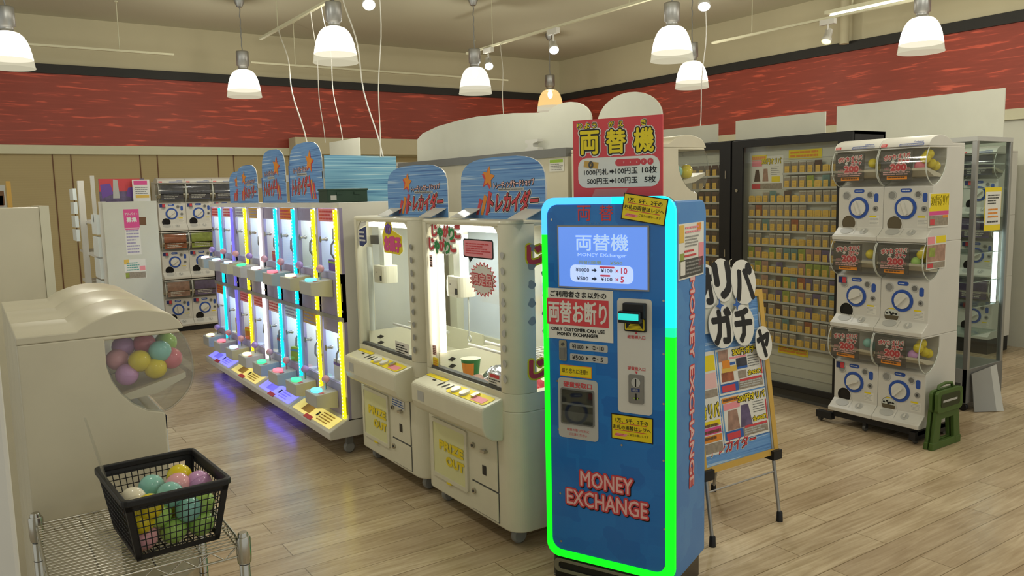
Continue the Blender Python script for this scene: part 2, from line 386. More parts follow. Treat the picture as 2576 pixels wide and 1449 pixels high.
structure(MB().lathe([(0.05, 3.15), (0.05, CEIL)], (8.25, 5.56, 0), 'plaster', n=16).build('trim_7'))

# ---------------------------------------------------------------- money exchanger
EX, EY, ER = 1.904, 2.611, math.radians(-65.93)
def build_exchanger():
    t = thing('money_exchange_machine', 'tall blue money exchange machine with a glowing green and cyan edge', 'change machine', (EX, EY, 0), ER)
    W, D, Z0, Z1 = 0.556, 0.352, 0.10, 1.575
    MB().pz(rr(0.012, 0.012, W-0.012, D-0.01, 0.03), 0.0, 0.105, 'black_gloss').build('base', t)
    MB().ring(FY(), rr(0.03, 0.03, W-0.03, 0.088, 0.02), rr(0.05, 0.045, W-0.05, 0.075, 0.012), -0.012, -0.006, 'steel').build('base_trim', t)
    # body shell: rounded top seen from the side
    prof = [(0.02, Z0), (D, Z0)]+[(D-0.06+0.06*math.cos(a*PI/12), Z1-0.02-0.06+0.06*math.sin(a*PI/12)) for a in range(0, 7)]+[(0.02, Z1-0.02)]
    MB().px(prof, 0.0, W, 'pixel_side').build('cabinet', t, bev=0.006)
    ro = rr(0.0, Z0, W, Z1, 0.055, 6); ri = rr(0.024, Z0+0.03, W-0.036, Z1-0.027, 0.045, 6)
    MB().slab(FY(0.018), rr(0.001, Z0+0.001, W-0.001, Z1-0.001, 0.054, 6), -0.02, 0.0, 'dark_grey').build('front_rim', t)
    # glowing edge in three stretches: sky blue corner, cyan top, green below
    N = len(ro)
    def seg(sel, m, name):
        mb = MB(); o, u, v = FY(0.018); n = u.cross(v)
        for i in sel:
            j = (i+1) % N
            q = [ro[i], ro[j], ri[j], ri[i]]
            V = [o+u*a+v*b for a, b in q]+[o+u*a+v*b+n*0.017 for a, b in q]
            mb.add(V, [(4, 5, 6, 7), (0, 1, 5, 4), (2, 3, 7, 6)], m)
        return mb.build(name, t)
    def strip(pts_o, pts_i, m, name):
        mb = MB(); o, u, v = FY(0.018); n = u.cross(v)
        for k in range(len(pts_o)-1):
            q = [pts_o[k], pts_o[k+1], pts_i[k+1], pts_i[k]]
            V = [o+u*a+v*b for a, b in q]+[o+u*a+v*b+n*0.017 for a, b in q]
            mb.add(V, [(4, 5, 6, 7), (0, 1, 5, 4), (2, 3, 7, 6), (1, 2, 6, 5), (3, 0, 4, 7)], m)
        return mb.build(name, t)
    # corners: index 0-6 top right, 7-13 top left, 14-20 bottom left, 21-27 bottom right
    zr, zl = 1.055, 1.43
    strip([(W, zr+0.035)]+ro[0:7]+[(W*0.55, Z1)], [(W-0.036, zr+0.035)]+ri[0:7]+[(W*0.55, Z1-0.027)], 'frame_cyan', 'light_edge_cyan')
    strip([(W*0.55, Z1), (W*0.3, Z1)]+ro[7:14]+[(0, zl)], [(W*0.55, Z1-0.027), (W*0.3, Z1-0.027)]+ri[7:14]+[(0.024, zl)], 'frame_sky', 'light_edge_sky')
    strip([(W, zr), (W, zr+0.035)], [(W-0.036, zr), (W-0.036, zr+0.035)], 'frame_mint', 'light_edge_mint')
    strip([(0, zl)]+ro[14:28]+[(W, zr)], [(0.024, zl)]+ri[14:28]+[(W-0.036, zr)], 'frame_green', 'light_edge_green')
    mb = MB().slab(FY(0.018), ri, 0.0, 0.014, 'pixel_blue')
    F = FY(0.004)
    for x, z in ((0.045, 1.49), (0.512, 1.19), (0.512, 0.99), (0.512, 0.80), (0.335, 0.82), (0.06, 0.84), (0.062, 0.64), (0.34, 0.615), (0.512, 0.58), (0.065, 0.37), (0.515, 0.31), (0.065, 0.165), (0.515, 0.155), (0.34, 0.99), (0.055, 1.02)):
        mb.disc(F, x, z, 0.0045, 'chrome', 0, 0.002, 10)
    mb.otext(F, '両', 0.188, 1.514, 0.056, 0.058, [('red', 0.012)]).otext(F, '替', 0.282, 1.514, 0.056, 0.058, [('red', 0.012)])
    mb.text(F, 'りょうがえ', 0.235, 1.476, 0.075, 0.009, 'sky')
    for tx, x, z, w in (('MONEY', 0.272, 0.452, 0.225), ('EXCHANGE', 0.271, 0.367, 0.350)):
        mb.otext(F, tx, x, z, w, 0.062, [('slot_black', 0.10), ('red', 0.10), ('pale_pink', 0.012)], dx=0.003, dz=-0.004)
    mb.build('front_panel', t)
    # screen
    s = MB().plate(F, 0.072, 1.222, 0.457, 1.467, 0, 0.006, 'grey').plate(F, 0.078, 1.228, 0.451, 1.461, 0.006, 0.0065, 'screen'); G = FY(0.004-0.0066)
    s.otext(G, '両替機', 0.265, 1.402, 0.22, 0.062, [('screen_text', 0.012)]).text(G, 'MONEY EXchanger', 0.265, 1.352, 0.205, 0.016, 'screen_text', off=0.01)
    s.text(G, '両替可能機', 0.215, 1.325, 0.095, 0.014, 'screen_olive', off=0.01).text(G, '¥500', 0.325, 1.325, 0.05, 0.012, 'screen_olive')
    s.slab(G, rr(0.128, 1.247, 0.395, 1.315, 0.022), 0.0004, 0.0004, 'screen_pale')
    for z, a, b in ((1.295, '¥1000', '10'), (1.262, '¥500', '5')):
        s.text(G, a, 0.182, z, 0.058 if len(a) > 4 else 0.05, 0.014, 'screen_ink', off=0.012).text(G, '¥100', 0.285, z, 0.047, 0.014, 'screen_ink', off=0.012)
        s.poly(G, [(0.222, z-0.003), (0.234, z-0.003), (0.234, z-0.008), (0.244, z), (0.234, z+0.008), (0.234, z+0.003), (0.222, z+0.003)], 'screen_ink', 0.0015)
        s.text(G, '×', 0.328, z, 0.012, 0.012, 'screen_red', off=0.01).text(G, b, 0.358 if len(b) > 1 else 0.35, z+0.001, None, 0.022, 'screen_red', off=0.02)
    s.rect(G, 0.172, 1.305, 0.198, 1.313, 'screen_text', 0.0012).plate(G, 0.255, 1.304, 0.318, 1.311, 0.0012, 0.0012, 'screen_red', 0.003).plate(G, 0.258, 1.272, 0.3, 1.279, 0.0012, 0.0012, 'screen_red', 0.003).disc(G, 0.185, 1.28, 0.007, 'screen_text', 0.0012, 0.0012)
    s.build('screen', t)
    # white refusal notice
    s = MB().plate(F, 0.015, 1.015, 0.308, 1.218, 0, 0.003, 'paper'); G = FY(0.004-0.003)
    s.text(G, 'ご利用者さま以外の', 0.158, 1.196, 0.245, 0.024, 'ink', off=0.02).rect(G, 0.018, 1.072, 0.29, 1.178, 'sign_red')
    s.text(G, '両替お断り', 0.154, 1.125, 0.255, 0.085, 'paper', off=0.03)
    s.text(G, 'ONLY CUSTOMER CAN USE', 0.155, 1.055, 0.235, 0.013, 'ink', off=0.03).text(G, 'MONEY EXCHANGER', 0.155, 1.036, 0.18, 0.013, 'ink', off=0.03)
    s.build('refusal_notice', t, label='white notice with a red block')
    # lock and rate labels
    MB().plate(F, 0.072, 0.927, 0.106, 1.01, 0, 0.006, 'chrome', 0.006).box(0.08, 0.098, -0.012, -0.002, 0.935, 0.98, 'steel').disc(FY(-0.003), 0.089, 0.994, 0.006, 'dark_grey', 0, 0.003).build('lock', t)
    for z, a, b in ((0.989, '¥1000', '10'), (0.945, '¥500', '5')):
        s = MB().plate(F, 0.119, z-0.014, 0.284, z+0.014, 0, 0.002, 'light_grey', 0.005); G = FY(0.002)
        s.text(G, a, 0.155, z, 0.05, 0.017, 'ink', off=0.01).poly(G, [(0.192, z-0.006), (0.203, z), (0.192, z+0.006)], 'ink').disc(G, 0.226, z, 0.008, 'ink', 0.001, 0.001).rect(G, 0.219, z-0.002, 0.233, z+0.002, 'light_grey', 0.0015)
        s.text(G, '×', 0.241, z, 0.006, 0.007, 'ink').text(G, b, 0.259, z, None, 0.017, 'ink', off=0.01).build('rate_label', t)
    s = MB().plate(F, 0.071, 0.864, 0.214, 0.911, 0, 0.001, 'orange').plate(F, 0.074, 0.867, 0.211, 0.908, 0, 0.0015, 'yellow'); s.text(FY(0.0025), '取り忘れに注意!!', 0.14, 0.888, 0.115, 0.02, 'ink').build('reminder_sticker', t)
    # coin tray
    s = MB().plate(F, 0.064, 0.612, 0.24, 0.858, 0, 0.004, 'light_grey', 0.015); s.text(FY(0), '硬貨受取口', 0.152, 0.833, 0.125, 0.022, 'red', off=0.02)
    s.ring(FY(0.004), rr(0.076, 0.67, 0.226, 0.817, 0.008), rr(0.082, 0.676, 0.22, 0.811, 0.006), 0.004, 0.008, 'mid_grey')
    s.plate(FY(0), 0.082, 0.676, 0.22, 0.811, 0.0005, 0.0005, 'slot_black').rect(FY(0), 0.082, 0.749, 0.22, 0.758, 'mid_grey', 0.002).rect(FY(0), 0.082, 0.676, 0.22, 0.722, 'dark_grey', 0.0015)
    s.text(FY(0), '硬貨の取り忘れに', 0.152, 0.648, 0.1, 0.011, 'red').text(FY(0), 'ご注意ください', 0.152, 0.63, 0.08, 0.011, 'red')
    s.build('coin_tray', t)
    MB().plate(FY(-0.005), 0.082, 0.676, 0.22, 0.811, 0, 0.002, 'glass').build('tray_flap', t)
    # bill and coin inlet panel
    s = MB().plate(F, 0.327, 0.748, 0.467, 1.192, 0, 0.005, 'white', 0.014); G = FY(-0.001)
    s.text(G, '▲', 0.405, 1.064, 0.012, 0.011, 'red').text(G, '紙幣挿入口', 0.405, 1.046, 0.072, 0.014, 'red', off=0.015).text(G, '硬貨投入口', 0.405, 0.925, 0.072, 0.014, 'red', off=0.015).text(G, '▼', 0.405, 0.909, 0.012, 0.011, 'red')
    s.build('inlet_panel', t, bev=0.002)
    b = MB().box(0.36, 0.448, -0.03, 0.0, 1.12, 1.178, 'black').box(0.352, 0.44, -0.052, -0.02, 1.105, 1.15, 'black_gloss').box(0.36, 0.448, -0.014, 0.0, 1.068, 1.125, 'black').build('bill_inlet', t, bev=0.004)
    MB().box(0.355, 0.435, -0.056, -0.05, 1.118, 1.142, 'slit_cyan').build('lit_slot', b)
    s = MB().rect(FY(-0.014), 0.364, 1.074, 0.444, 1.119, 'ink', 0.001).ring(FY(-0.015), rr(0.365, 1.075, 0.443, 1.118, 0.003), rr(0.368, 1.078, 0.44, 1.115, 0.002), 0, 0.001, 'yellow')
    for k in range(5): s.poly(FY(-0.0155), [(0.372-0.0*k+0.008*k*0.5, 1.079+0.0052*k), (0.437-0.004*k, 1.079+0.0052*k), (0.435-0.004*k, 1.0825+0.0052*k), (0.374+0.004*k, 1.0825+0.0052*k)], 'yellow')
    s.build('arrow_plate', b)
    s = MB().plate(FY(-0.001), 0.374, 0.79, 0.436, 0.902, 0, 0.006, 'steel', 0.006); H = FY(-0.007)
    s.disc(H, 0.405, 0.872, 0.018, 'light_grey', 0, 0.003).rect(H, 0.4025, 0.856, 0.4075, 0.888, 'slot_black', 0.0035).rect(H, 0.385, 0.835, 0.42, 0.849, 'navy').text(H, '硬貨', 0.4025, 0.842, 0.022, 0.009, 'light_grey', t=0.002)
    s.rect(H, 0.402, 0.803, 0.4075, 0.83, 'slot_black').rect(H, 0.392, 0.809, 0.418, 0.813, 'slot_black').disc(H, 0.398, 0.811, 0.003, 'lime', 0.002, 0.002).disc(H, 0.412, 0.811, 0.003, 'lime', 0.002, 0.002)
    s.build('coin_inlet', t)
    def note(x0, z0, x1, z1, y, rot, label):
        s = MB(); w, h = x1-x0, z1-z0; c, sn = math.cos(rot), math.sin(rot); cx, cz = (x0+x1)/2, (z0+z1)/2
        fr = (Vector((cx, y, cz)), Vector((c, 0, sn)), Vector((-sn, 0, c)))
        s.plate(fr, -w/2, -h/2, w/2, h/2, 0, 0.002, 'ink').rect(fr, -w/2+0.004, -h/2+0.004, w/2-0.004, h/2-0.004, 'yellow', 0.003)
        s.text(fr, '1万、5千、2千の', 0.0, h*0.27, w*0.78, h*0.17, 'ink', 0.004, off=0.012).text(fr, 'お札の両替はレジへ', 0.0, h*0.0, w*0.9, h*0.17, 'ink', 0.004, off=0.012)
        s.rect(fr, -w*0.38, h*0.14, w*0.36, h*0.165, 'red', 0.0035).rect(fr, -w*0.42, -h*0.135, w*0.36, -h*0.11, 'red', 0.0035).text(fr, 'ご協力お願いします', w*0.15, -h*0.25, w*0.5, h*0.1, 'ink', 0.004)
        s.poly(fr, [(-w*0.43, -h*0.36), (-w*0.16, -h*0.36), (-w*0.1, -h*0.26), (-w*0.37, -h*0.24)], 'pink', 0.0035).lines(fr, -w*0.4, -h*0.35, -w*0.17, -h*0.26, 2, 'red', 0.004)
        return s.build('register_notice', t, label=label)
    note(0.297, 0.637, 0.470, 0.738, 0.004, 0.0, 'yellow notice below the inlet panel')
    note(0.352, 1.478, 0.527, 1.577, -0.002, math.radians(-9), 'tilted yellow notice on the top right corner')
    # right side: lettering running downwards and a taped poster
    G = FP(W)
    s = MB(); s.rect(G, 0.165, 0.43, 0.205, 1.27, 'pixel_side', 0.0006)
    s.otext(G, 'MONEY EXCHANGE', 0.187, 0.845, 0.83, 0.048, [('red', 0.09), ('pale_pink', 0.02)], t=0.0012, rot=-PI/2)
    s.build('side_lettering', t)
    s = MB().plate(G, 0.034, 1.262, 0.312, 1.47, 0, 0.003, 'paper'); H = FP(W+0.003)
    s.rect(H, 0.036, 1.40, 0.09, 1.465, 'tag_yellow').rect(H, 0.23, 1.44, 0.28, 1.468, 'orange').rect(H, 0.25, 1.30, 0.31, 1.39, 'pink').rect(H, 0.04, 1.268, 0.30, 1.335, 'dark_grey').rect(H, 0.045, 1.32, 0.09, 1.36, 'picture_green').rect(H, 0.05, 1.278, 0.10, 1.33, 'paper', 0.0012)
    s.lines(H, 0.10, 1.43, 0.27, 1.462, 2, 'pink', 0.002).lines(H, 0.1, 1.38, 0.25, 1.425, 4, 'grey', 0.002).lines(H, 0.09, 1.34, 0.24, 1.375, 2, 'red', 0.002).lines(H, 0.11, 1.275, 0.28, 1.33, 4, 'grey', 0.002)
    s.build('poster', t, label='white poster taped to the side')
    return t
build_exchanger()

def build_top_sign():
    t = thing('sign', 'red sign with yellow letters standing on top of the blue money exchange machine', 'sign', (EX, EY, 1.556), ER)
    F = FY(0.12); x0, x1, h = 0.084, 0.463, 0.322
    MB().plate(F, x0, 0.0, x1, h, -0.006, 0, 'sign_red').build('panel', t)
    MB().slab(FY(0.112), [(0.16, 0.0), (0.30, 0.0), (0.325, 0.05), (0.185, 0.05)], 0, 0.004, 'plastic_clear').build('stand', t)
    s = MB()
    for k, tx, x in ((0, '両', 0.158), (1, '替', 0.272), (2, '機', 0.388)):
        s.otext(F, tx, x, 0.232-0.004*0, 0.078, 0.088, [('paper', 0.13), ('ink', 0.085), ('yellow', 0.03)], t=0.001)
    for tx, x in (('り', 0.115), ('ょ', 0.148), ('う', 0.18), ('が', 0.252), ('え', 0.293), ('き', 0.388)):
        s.otext(F, tx, x, 0.298, 0.02, 0.02, [('paper', 0.16), ('ink', 0.10), ('yellow', 0.02)], t=0.001)
    s.slab(F, rr(0.106, 0.055, 0.452, 0.172, 0.035), 0.0005, 0.0005, 'paper')
    for z, a, b in ((0.116, '1000円札', '10枚'), (0.08, '500円玉', '5枚')):
        s.text(F, a, 0.185 if z > 0.1 else 0.192, z, 0.105 if z > 0.1 else 0.092, 0.023, 'ink', off=0.012).text(F, '100円玉', 0.315, z+0.001, 0.092, 0.023, 'ink', off=0.012)
        s.text(F, b, 0.41 if z > 0.1 else 0.413, z+0.003, 0.06 if z > 0.1 else 0.046, 0.026, 'ink', off=0.015)
        s.poly(F, [(0.244, z-0.004), (0.254, z-0.004), (0.254, z-0.009), (0.264, z), (0.254, z+0.009), (0.254, z+0.004), (0.244, z+0.004)], 'ink', 0.0015)
    s.poly(F, [(0.13, 0.137), (0.192, 0.128), (0.197, 0.153), (0.135, 0.162)], 'tan', 0.001).disc(F, 0.163, 0.145, 0.011, 'dark_grey', 0.002, 0.002, ry=0.015).text(F, '¥', 0.163, 0.145, 0.008, 0.012, 'tan', t=0.003)
    s.plate(F, 0.268, 0.136, 0.375, 0.163, 0.001, 0.001, 'red', 0.013)
    for k in range(3): s.disc(F, 0.36+0.027*k, 0.1495, 0.0125, 'red', 0.0015, 0.0015)
    for k in range(5): s.text(F, '¥', 0.305+0.027*k, 0.1495, 0.006, 0.009, 'pale_pink', t=0.0025)
    s.build('lettering', t)
build_top_sign()

# ---------------------------------------------------------------- large crane games
def crane(label, Y1, kind):
    """front faces -X; Y1 is the far end of the front"""
    W, D, R = 0.85, 0.74, 0.085
    t = thing('crane_game', label, 'crane game', (1.91, Y1, 0), -PI/2, 'large ivory crane games')
    foot = [(W, D), (0, D)]+[(R-R*math.cos(a*PI/24), R-R*math.sin(a*PI/24)) for a in range(13)]+[(W-R+R*math.sin(a*PI/24), R-R*math.cos(a*PI/24)) for a in range(13)]
    foot = foot[::-1]
    wx0, wx1, wz0, wz1 = 0.117, 0.432, 0.185, 0.45
    cxm, cym = W/2, D/2
    inn = [(cxm+(x-cxm)*(W-0.10)/W, cym+(y-cym)*(D-0.09)/D) for x, y in foot]
    MB().pz(foot, 0.085, 0.64, 'ivory').build('cabinet', t, bev=0.008)
    MB().ring(FZ(), foot, inn, 0.64, 0.72, 'ivory').build('upper_wall', t)
    col = [(0.0, 0.13)]+[(R-R*math.cos(a*PI/24), R-R*math.sin(a*PI/24)) for a in range(13)]+[(0.095, 0.0), (0.095, 0.03), (0.03, 0.13)]
    colr = [(W-x, y) for x, y in col][::-1]
    for c in (col, colr): MB().pz(c, 0.72, 1.47, 'ivory', smooth=True).build('corner_column', t, bev=0.004)
    each('rear_column', t, [MB().box(0.0, 0.09, D-0.07, D, 0.72, 1.44, 'ivory'), MB().box(W-0.09, W, D-0.07, D, 0.72, 1.44, 'ivory')])
    MB().pz(foot, 1.452, 1.482, 'ivory').build('roof', t, bev=0.012)
    for sg in (1, -1):
        q = [(0.085, 1.46), (0.085, 1.38)]+[(0.165-0.07*math.cos(a*PI/16), 1.38+0.075*math.sin(a*PI/16)) for a in range(9)]
        q = q if sg > 0 else [(W-x, z) for x, z in q][::-1]
        MB().slab(FY(0.03), q, -0.01, 0.022, 'ivory').build('corner_fillet', t)
    MB().rect(FY(0.02), 0.095, 0.725, W-0.095, 1.447, 'glass', 0).build('front_glass', t)
    MB().rect(FM(0.004), -D+0.09, 0.74, -0.13, 1.40, 'glass', 0).build('side_glass', t)
    MB().rect(FP(W-0.004), 0.13, 0.74, D-0.09, 1.40, 'glass', 0).build('side_glass', t)
    MB().rect(FY(D-0.02), 0.09, 0.72, W-0.09, 1.445, 'ice', 0).build('back_panel', t)
    MB().plate(FY(0.03), 0.10, 0.705, W-0.10, 0.735, -0.01, 0.02, 'dark_grey').build('sill', t)
    # playing field and the chute wall with its diamond holes
    MB().box(0.052, W-0.052, 0.05, D-0.05, 0.641, 0.652, 'cream').build('playfield', t)
    MB().box(0.10, 0.112, 0.05, 0.55, 0.652, 0.795, 'ivory').box(0.112, 0.6, 0.54, 0.55, 0.652, 0.78, 'ivory').build('chute_wall', t)
    for k in range(3): MB().poly(FP(0.1125), [(0.095, 0.752-0.036*k), (0.12, 0.764-0.036*k), (0.145, 0.752-0.036*k), (0.12, 0.740-0.036*k)], 'ink').build('vent_hole', t)
    # lights
    MB().lathe([(0.016, 0.80), (0.016, 1.30)], (0.135, 0.06, 0), 'glow_white' if kind == 2 else 'acrylic', n=12).build('light_tube', t)
    MB().box(0.12, W-0.18, 0.07, 0.11, 1.42, 1.445, 'glow_white').build('roof_light', t)
    area('roof_lamp_light', (1.91+0.30, Y1-0.45, 1.40), 0.5, 9.0 if kind == 2 else 5.0, (0.97, 1.0, 0.94), shape='RECTANGLE', sy=0.4)
    # crane head
    cx, cz = 0.25, 1.145
    c = MB().pz(rr(cx-0.075, 0.055, cx+0.075, 0.16, 0.035), cz-0.05, cz+0.05, 'ivory').rect(FY(0.054), cx-0.03, cz-0.035, cx+0.055, cz+0.035, 'cream').rect(FY(0.0535), cx+0.03, cz-0.035, cx+0.055, cz-0.005, 'ink').disc(FY(0.0535), cx-0.015, cz+0.012, 0.004, 'ink').plate(FM(cx-0.0755), -0.15, cz-0.04, -0.065, cz+0.04, 0, 0.002, 'acrylic', 0.02)
    co = c.build('crane_head', t, bev=0.006)
    MB().box(cx-0.03, cx+0.03, 0.085, 0.135, cz+0.05, 1.42, 'acrylic').build('rail', co)
    if kind == 2: MB().tube([(cx+0.06, 0.11, cz-0.05), (cx+0.06, 0.11, cz-0.24)], 0.004, 'acrylic').tube([(cx+0.06+0.016*math.cos(k*PI/8), 0.11, cz-0.256+0.016*math.sin(k*PI/8)) for k in range(16)], 0.003, 'acrylic', closed=True).build('wire', co)
    else: MB().box(0.09, 0.19, 0.09, 0.18, 1.315, 1.365, 'dark_grey').build('motor', co)
    for k in range(2): MB().tube([(0.22, 0.16+0.10*k, 0.84), (0.70, 0.16+0.10*k, 0.84)], 0.008, 'white').build('bar', t)
    if kind == 2:
        s = MB()
        for k in range(7): s.tube([(0.60, 0.18+0.05*k, 0.86), (0.80, 0.18+0.05*k, 0.86)], 0.003, 'white')
        for k in range(5): s.tube([(0.61+0.045*k, 0.17, 0.86), (0.61+0.045*k, 0.50, 0.86)], 0.003, 'white')
        s.build('grid_shelf', t)
    # control panel
    pp = [(0.0, 0.50), (-0.05, 0.505), (-0.095, 0.535), (-0.11, 0.575), (-0.11, 0.655), (-0.10, 0.668), (0.02, 0.70)]
    pn = MB().px(pp, 0.09, 0.765, 'ivory').build('control_panel', t, bev=0.03)
    s0 = Vector((0.0, -0.10, 0.669)); v = Vector((0, 0.12, 0.032)).normalized(); fr = (s0, X3, v)
    s = MB().slab(fr, rr(0.40, 0.012, 0.745, 0.085, 0.02), 0.001, 0.001, 'yellow').slab(fr, rr(0.10, 0.075, 0.30, 0.10, 0.01), 0.001, 0.001, 'yellow').rect(fr, 0.62, 0.02, 0.72, 0.06, 'pink', 0.002)
    for k in range(3): s.poly(fr, [(0.29+0.045*k, 0.03), (0.302+0.045*k, 0.03), (0.312+0.045*k, 0.07), (0.30+0.045*k, 0.07)], 'ink', 0.002)
    s.rect(fr, 0.20, 0.055, 0.23, 0.065, 'ink', 0.002)
    s.build('panel_print', pn)
    for x in (0.455, 0.535): MB().slab(fr, circ(x, 0.045, 0.026, 18), 0.001, 0.012, 'white_gloss', smooth=True).build('button', pn)
    MB().slab(fr, rr(0.60, 0.035, 0.63, 0.075, 0.005), 0.001, 0.012, 'chrome').build('coin_slot', pn)
    MB().rect(FY(-0.11), 0.16, 0.585, 0.225, 0.635, 'light_grey').build('speaker_grille', pn)
    # prize door
    d = MB().ring(FY(0), rr(wx0-0.02, wz0-0.02, wx1+0.02, wz1+0.02, 0.015), rr(wx0, wz0, wx1, wz1, 0.01), 0, 0.01, 'ivory').rect(FY(0), wx0, wz0, wx1, wz1, 'paper', 0.0006).build('prize_door', t)
    s = MB().rect(FY(-0.006), wx0, wz0, wx1, wz1, 'pale_lime', 0); s.text(FY(-0.008), 'PRIZE', 0.30, 0.345, 0.23, 0.042, 'yellow', off=0.06).text(FY(-0.008), 'OUT', 0.335, 0.275, 0.17, 0.042, 'yellow', off=0.06); s.build('flap', d)
    MB().box(0.25, 0.29, -0.012, 0, 0.155, 0.165, 'yellow').build('flap_pull', d)
    for z0, z1, nm in ((0.25, 0.50, 'coin_door'), (0.105, 0.24, 'service_door')):
        d = MB().plate(FY(0), 0.492, z0, 0.715, z1, 0, 0.005, 'ivory').ring(FY(0), rr(0.487, z0-0.004, 0.72, z1+0.004, 0.002), rr(0.491, z0, 0.716, z1, 0.002), 0, 0.002, 'dark_grey').build(nm, t)
        MB().disc(FY(-0.005), 0.512, z0+(z1-z0)*0.68, 0.014, 'chrome', 0, 0.01).disc(FY(-0.015), 0.512, z0+(z1-z0)*0.68, 0.007, 'dark_grey', 0, 0.002).build('lock', d)
        if nm == 'coin_door':
            MB().box(0.60, 0.636, -0.025, -0.005, 0.412, 0.424, 'chrome').disc(FY(-0.005), 0.618, 0.418, 0.01, 'chrome', 0, 0.008).build('return_lever', d)
            MB().rect(FY(-0.006), 0.588, 0.30, 0.622, 0.345, 'slot_black').build('coin_return', d)
            if kind == 1: MB().rect(FY(-0.006), 0.505, 0.43, 0.66, 0.49, 'paper').lines(FY(-0.006), 0.51, 0.435, 0.655, 0.488, 4, 'blue', 0.0015).build('sticker', d)
    # castors
    for x in (0.10, 0.75):
        for y in (0.07, D-0.1):
            MB().lathe([(0.03, -0.016), (0.038, -0.01), (0.038, 0.01), (0.03, 0.016)], (x, y+0.012, 0.038), 'grey', axis='x', n=16).box(x-0.022, x+0.022, y-0.012, y+0.02, 0.06, 0.09, 'mid_grey').build('caster', t)
    # stickers on the glass
    G = FY(0.016)
    if kind == 2:
        for nm, x, z, w in (('upper', 0.275, 1.415, 0.28), ('lower', 0.235, 1.348, 0.265)):
            s = MB()
            for k, (ch, m) in enumerate((('じ', 'red'), ('ゃ', 'green'), ('が', 'red'), ('り', 'green'), ('こ', 'red'))):
                s.otext(G, ch, x-w/2+w*(k+0.5)/5, z+0.006*(-1)**k, w/5*0.92, 0.055, [('paper', 0.16), (m, 0.06)], t=0.001)
            s.build('snack_lettering', t)
        MB().slab(G, rr(0.437, 1.305, 0.697, 1.392, 0.012), 0, 0.001, 'ink').slab(G, rr(0.446, 1.311, 0.688, 1.386, 0.01), 0.001, 0.0015, 'pink').poly(G, [(0.48, 1.308), (0.53, 1.308), (0.495, 1.282)], 'ink').lines(G, 0.46, 1.322, 0.675, 1.376, 5, 'red', 0.0025).build('speech_bubble', t)
        s = MB(); N = 44; bx, bz = 0.60, 1.21
        for rx, rz, m, l in ((0.118, 0.082, 'red', 0.001), (0.108, 0.074, 'paper', 0.0015)):
            s.slab(G, [(bx+rx*(1.0 if k % 2 == 0 else 0.8)*math.cos(2*PI*k/N), bz+rz*(1.0 if k % 2 == 0 else 0.8)*math.sin(2*PI*k/N)) for k in range(N)], l-0.001, l, m)
        s.otext(G, '限定品', bx, bz, 0.165, 0.05, [('red', 0.09), ('pale_pink', 0.02)], t=0.0025).build('burst_sticker', t)
        MB().slab(G, rr(0.10, 0.725, 0.155, 0.776, 0.008), 0, 0.001, 'yellow').lines(G, 0.105, 0.732, 0.15, 0.765, 3, 'orange', 0.002).build('yellow_sticker', t)
        MB().rect(G, 0.10, 1.236, 0.13, 1.297, 'pale_pink').lines(G, 0.103, 1.24, 0.128, 1.29, 4, 'ink', 0.002).build('small_sticker', t)
        MB().rect(G, 0.10, 0.788, 0.14, 0.839, 'pale_pink').lines(G, 0.103, 0.79, 0.137, 0.835, 5, 'brown', 0.002).build('small_sticker', t)
        MB().rect(G, 0.626, 0.727, 0.735, 0.79, 'paper').rect(G, 0.64, 0.77, 0.72, 0.786, 'red', 0.002).lines(G, 0.635, 0.732, 0.725, 0.766, 3, 'dark_grey', 0.002).build('price_card', t)
        # shop board seen through the glass
        MB().rect(FY(D-0.025), 0.10, 1.03, 0.40, 1.10, 'arch_blue').rect(FY(D-0.024), 0.10, 0.93, 0.55, 1.02, 'tan').build('back_print', t)
        H = FP(W-0.001)
        for z in (1.33, 0.825):
            s = MB()
            for k, (ch, m) in enumerate((('じ', 'red'), ('ゃ', 'green'), ('が', 'red'), ('り', 'green'), ('こ', 'red'))):
                s.otext(H, ch, 0.135+0.095*k, z, 0.085, 0.075, [('yellow', 0.14), (m, 0.06)], t=0.001)
            s.build('snack_lettering', t)
        for k in range(6):
            z = 1.24-0.085*k; MB().slab(H, [(0.185+0.02*math.cos(a)*(1+0.2*math.sin(3*a+k*2)), z+0.022*math.sin(a)*(1+0.15*math.cos(2*a+k))) for a in [2*PI*i/18 for i in range(18)]], 0.001, 0.001, 'grey').build('side_sticker', t)
    else:
        s = MB(); s.slab(G, [(0.42, 1.38), (0.47, 1.455), (0.54, 1.455), (0.55, 1.41), (0.66, 1.38), (0.668, 1.30), (0.63, 1.28), (0.44, 1.285), (0.43, 1.33)], 0, 0.001, 'yellow').otext(G, 'お菓子', 0.548, 1.335, 0.20, 0.075, [('hot_pink', 0.09)], t=0.002).text(G, 'の', 0.50, 1.415, 0.07, 0.05, 'purple', t=0.003, off=0.08).build('snack_lettering', t)
        s = MB(); s.slab(G, [(0.10, 1.40), (0.10, 1.31), (0.15, 1.305), (0.205, 1.33), (0.205, 1.425), (0.14, 1.41)], 0, 0.001, 'navy').lines(G, 0.105, 1.33, 0.20, 1.40, 3, 'paper', 0.0015).poly(G, [(0.10, 1.405), (0.14, 1.418), (0.205, 1.43), (0.215, 1.462), (0.17, 1.45), (0.12, 1.45)], 'paper', 0.001).build('navy_sticker', t)
        MB().rect(G, 0.53, 0.727, 0.70, 0.80, 'paper').lines(G, 0.54, 0.735, 0.69, 0.79, 4, 'ink', 0.002).build('price_card', t)
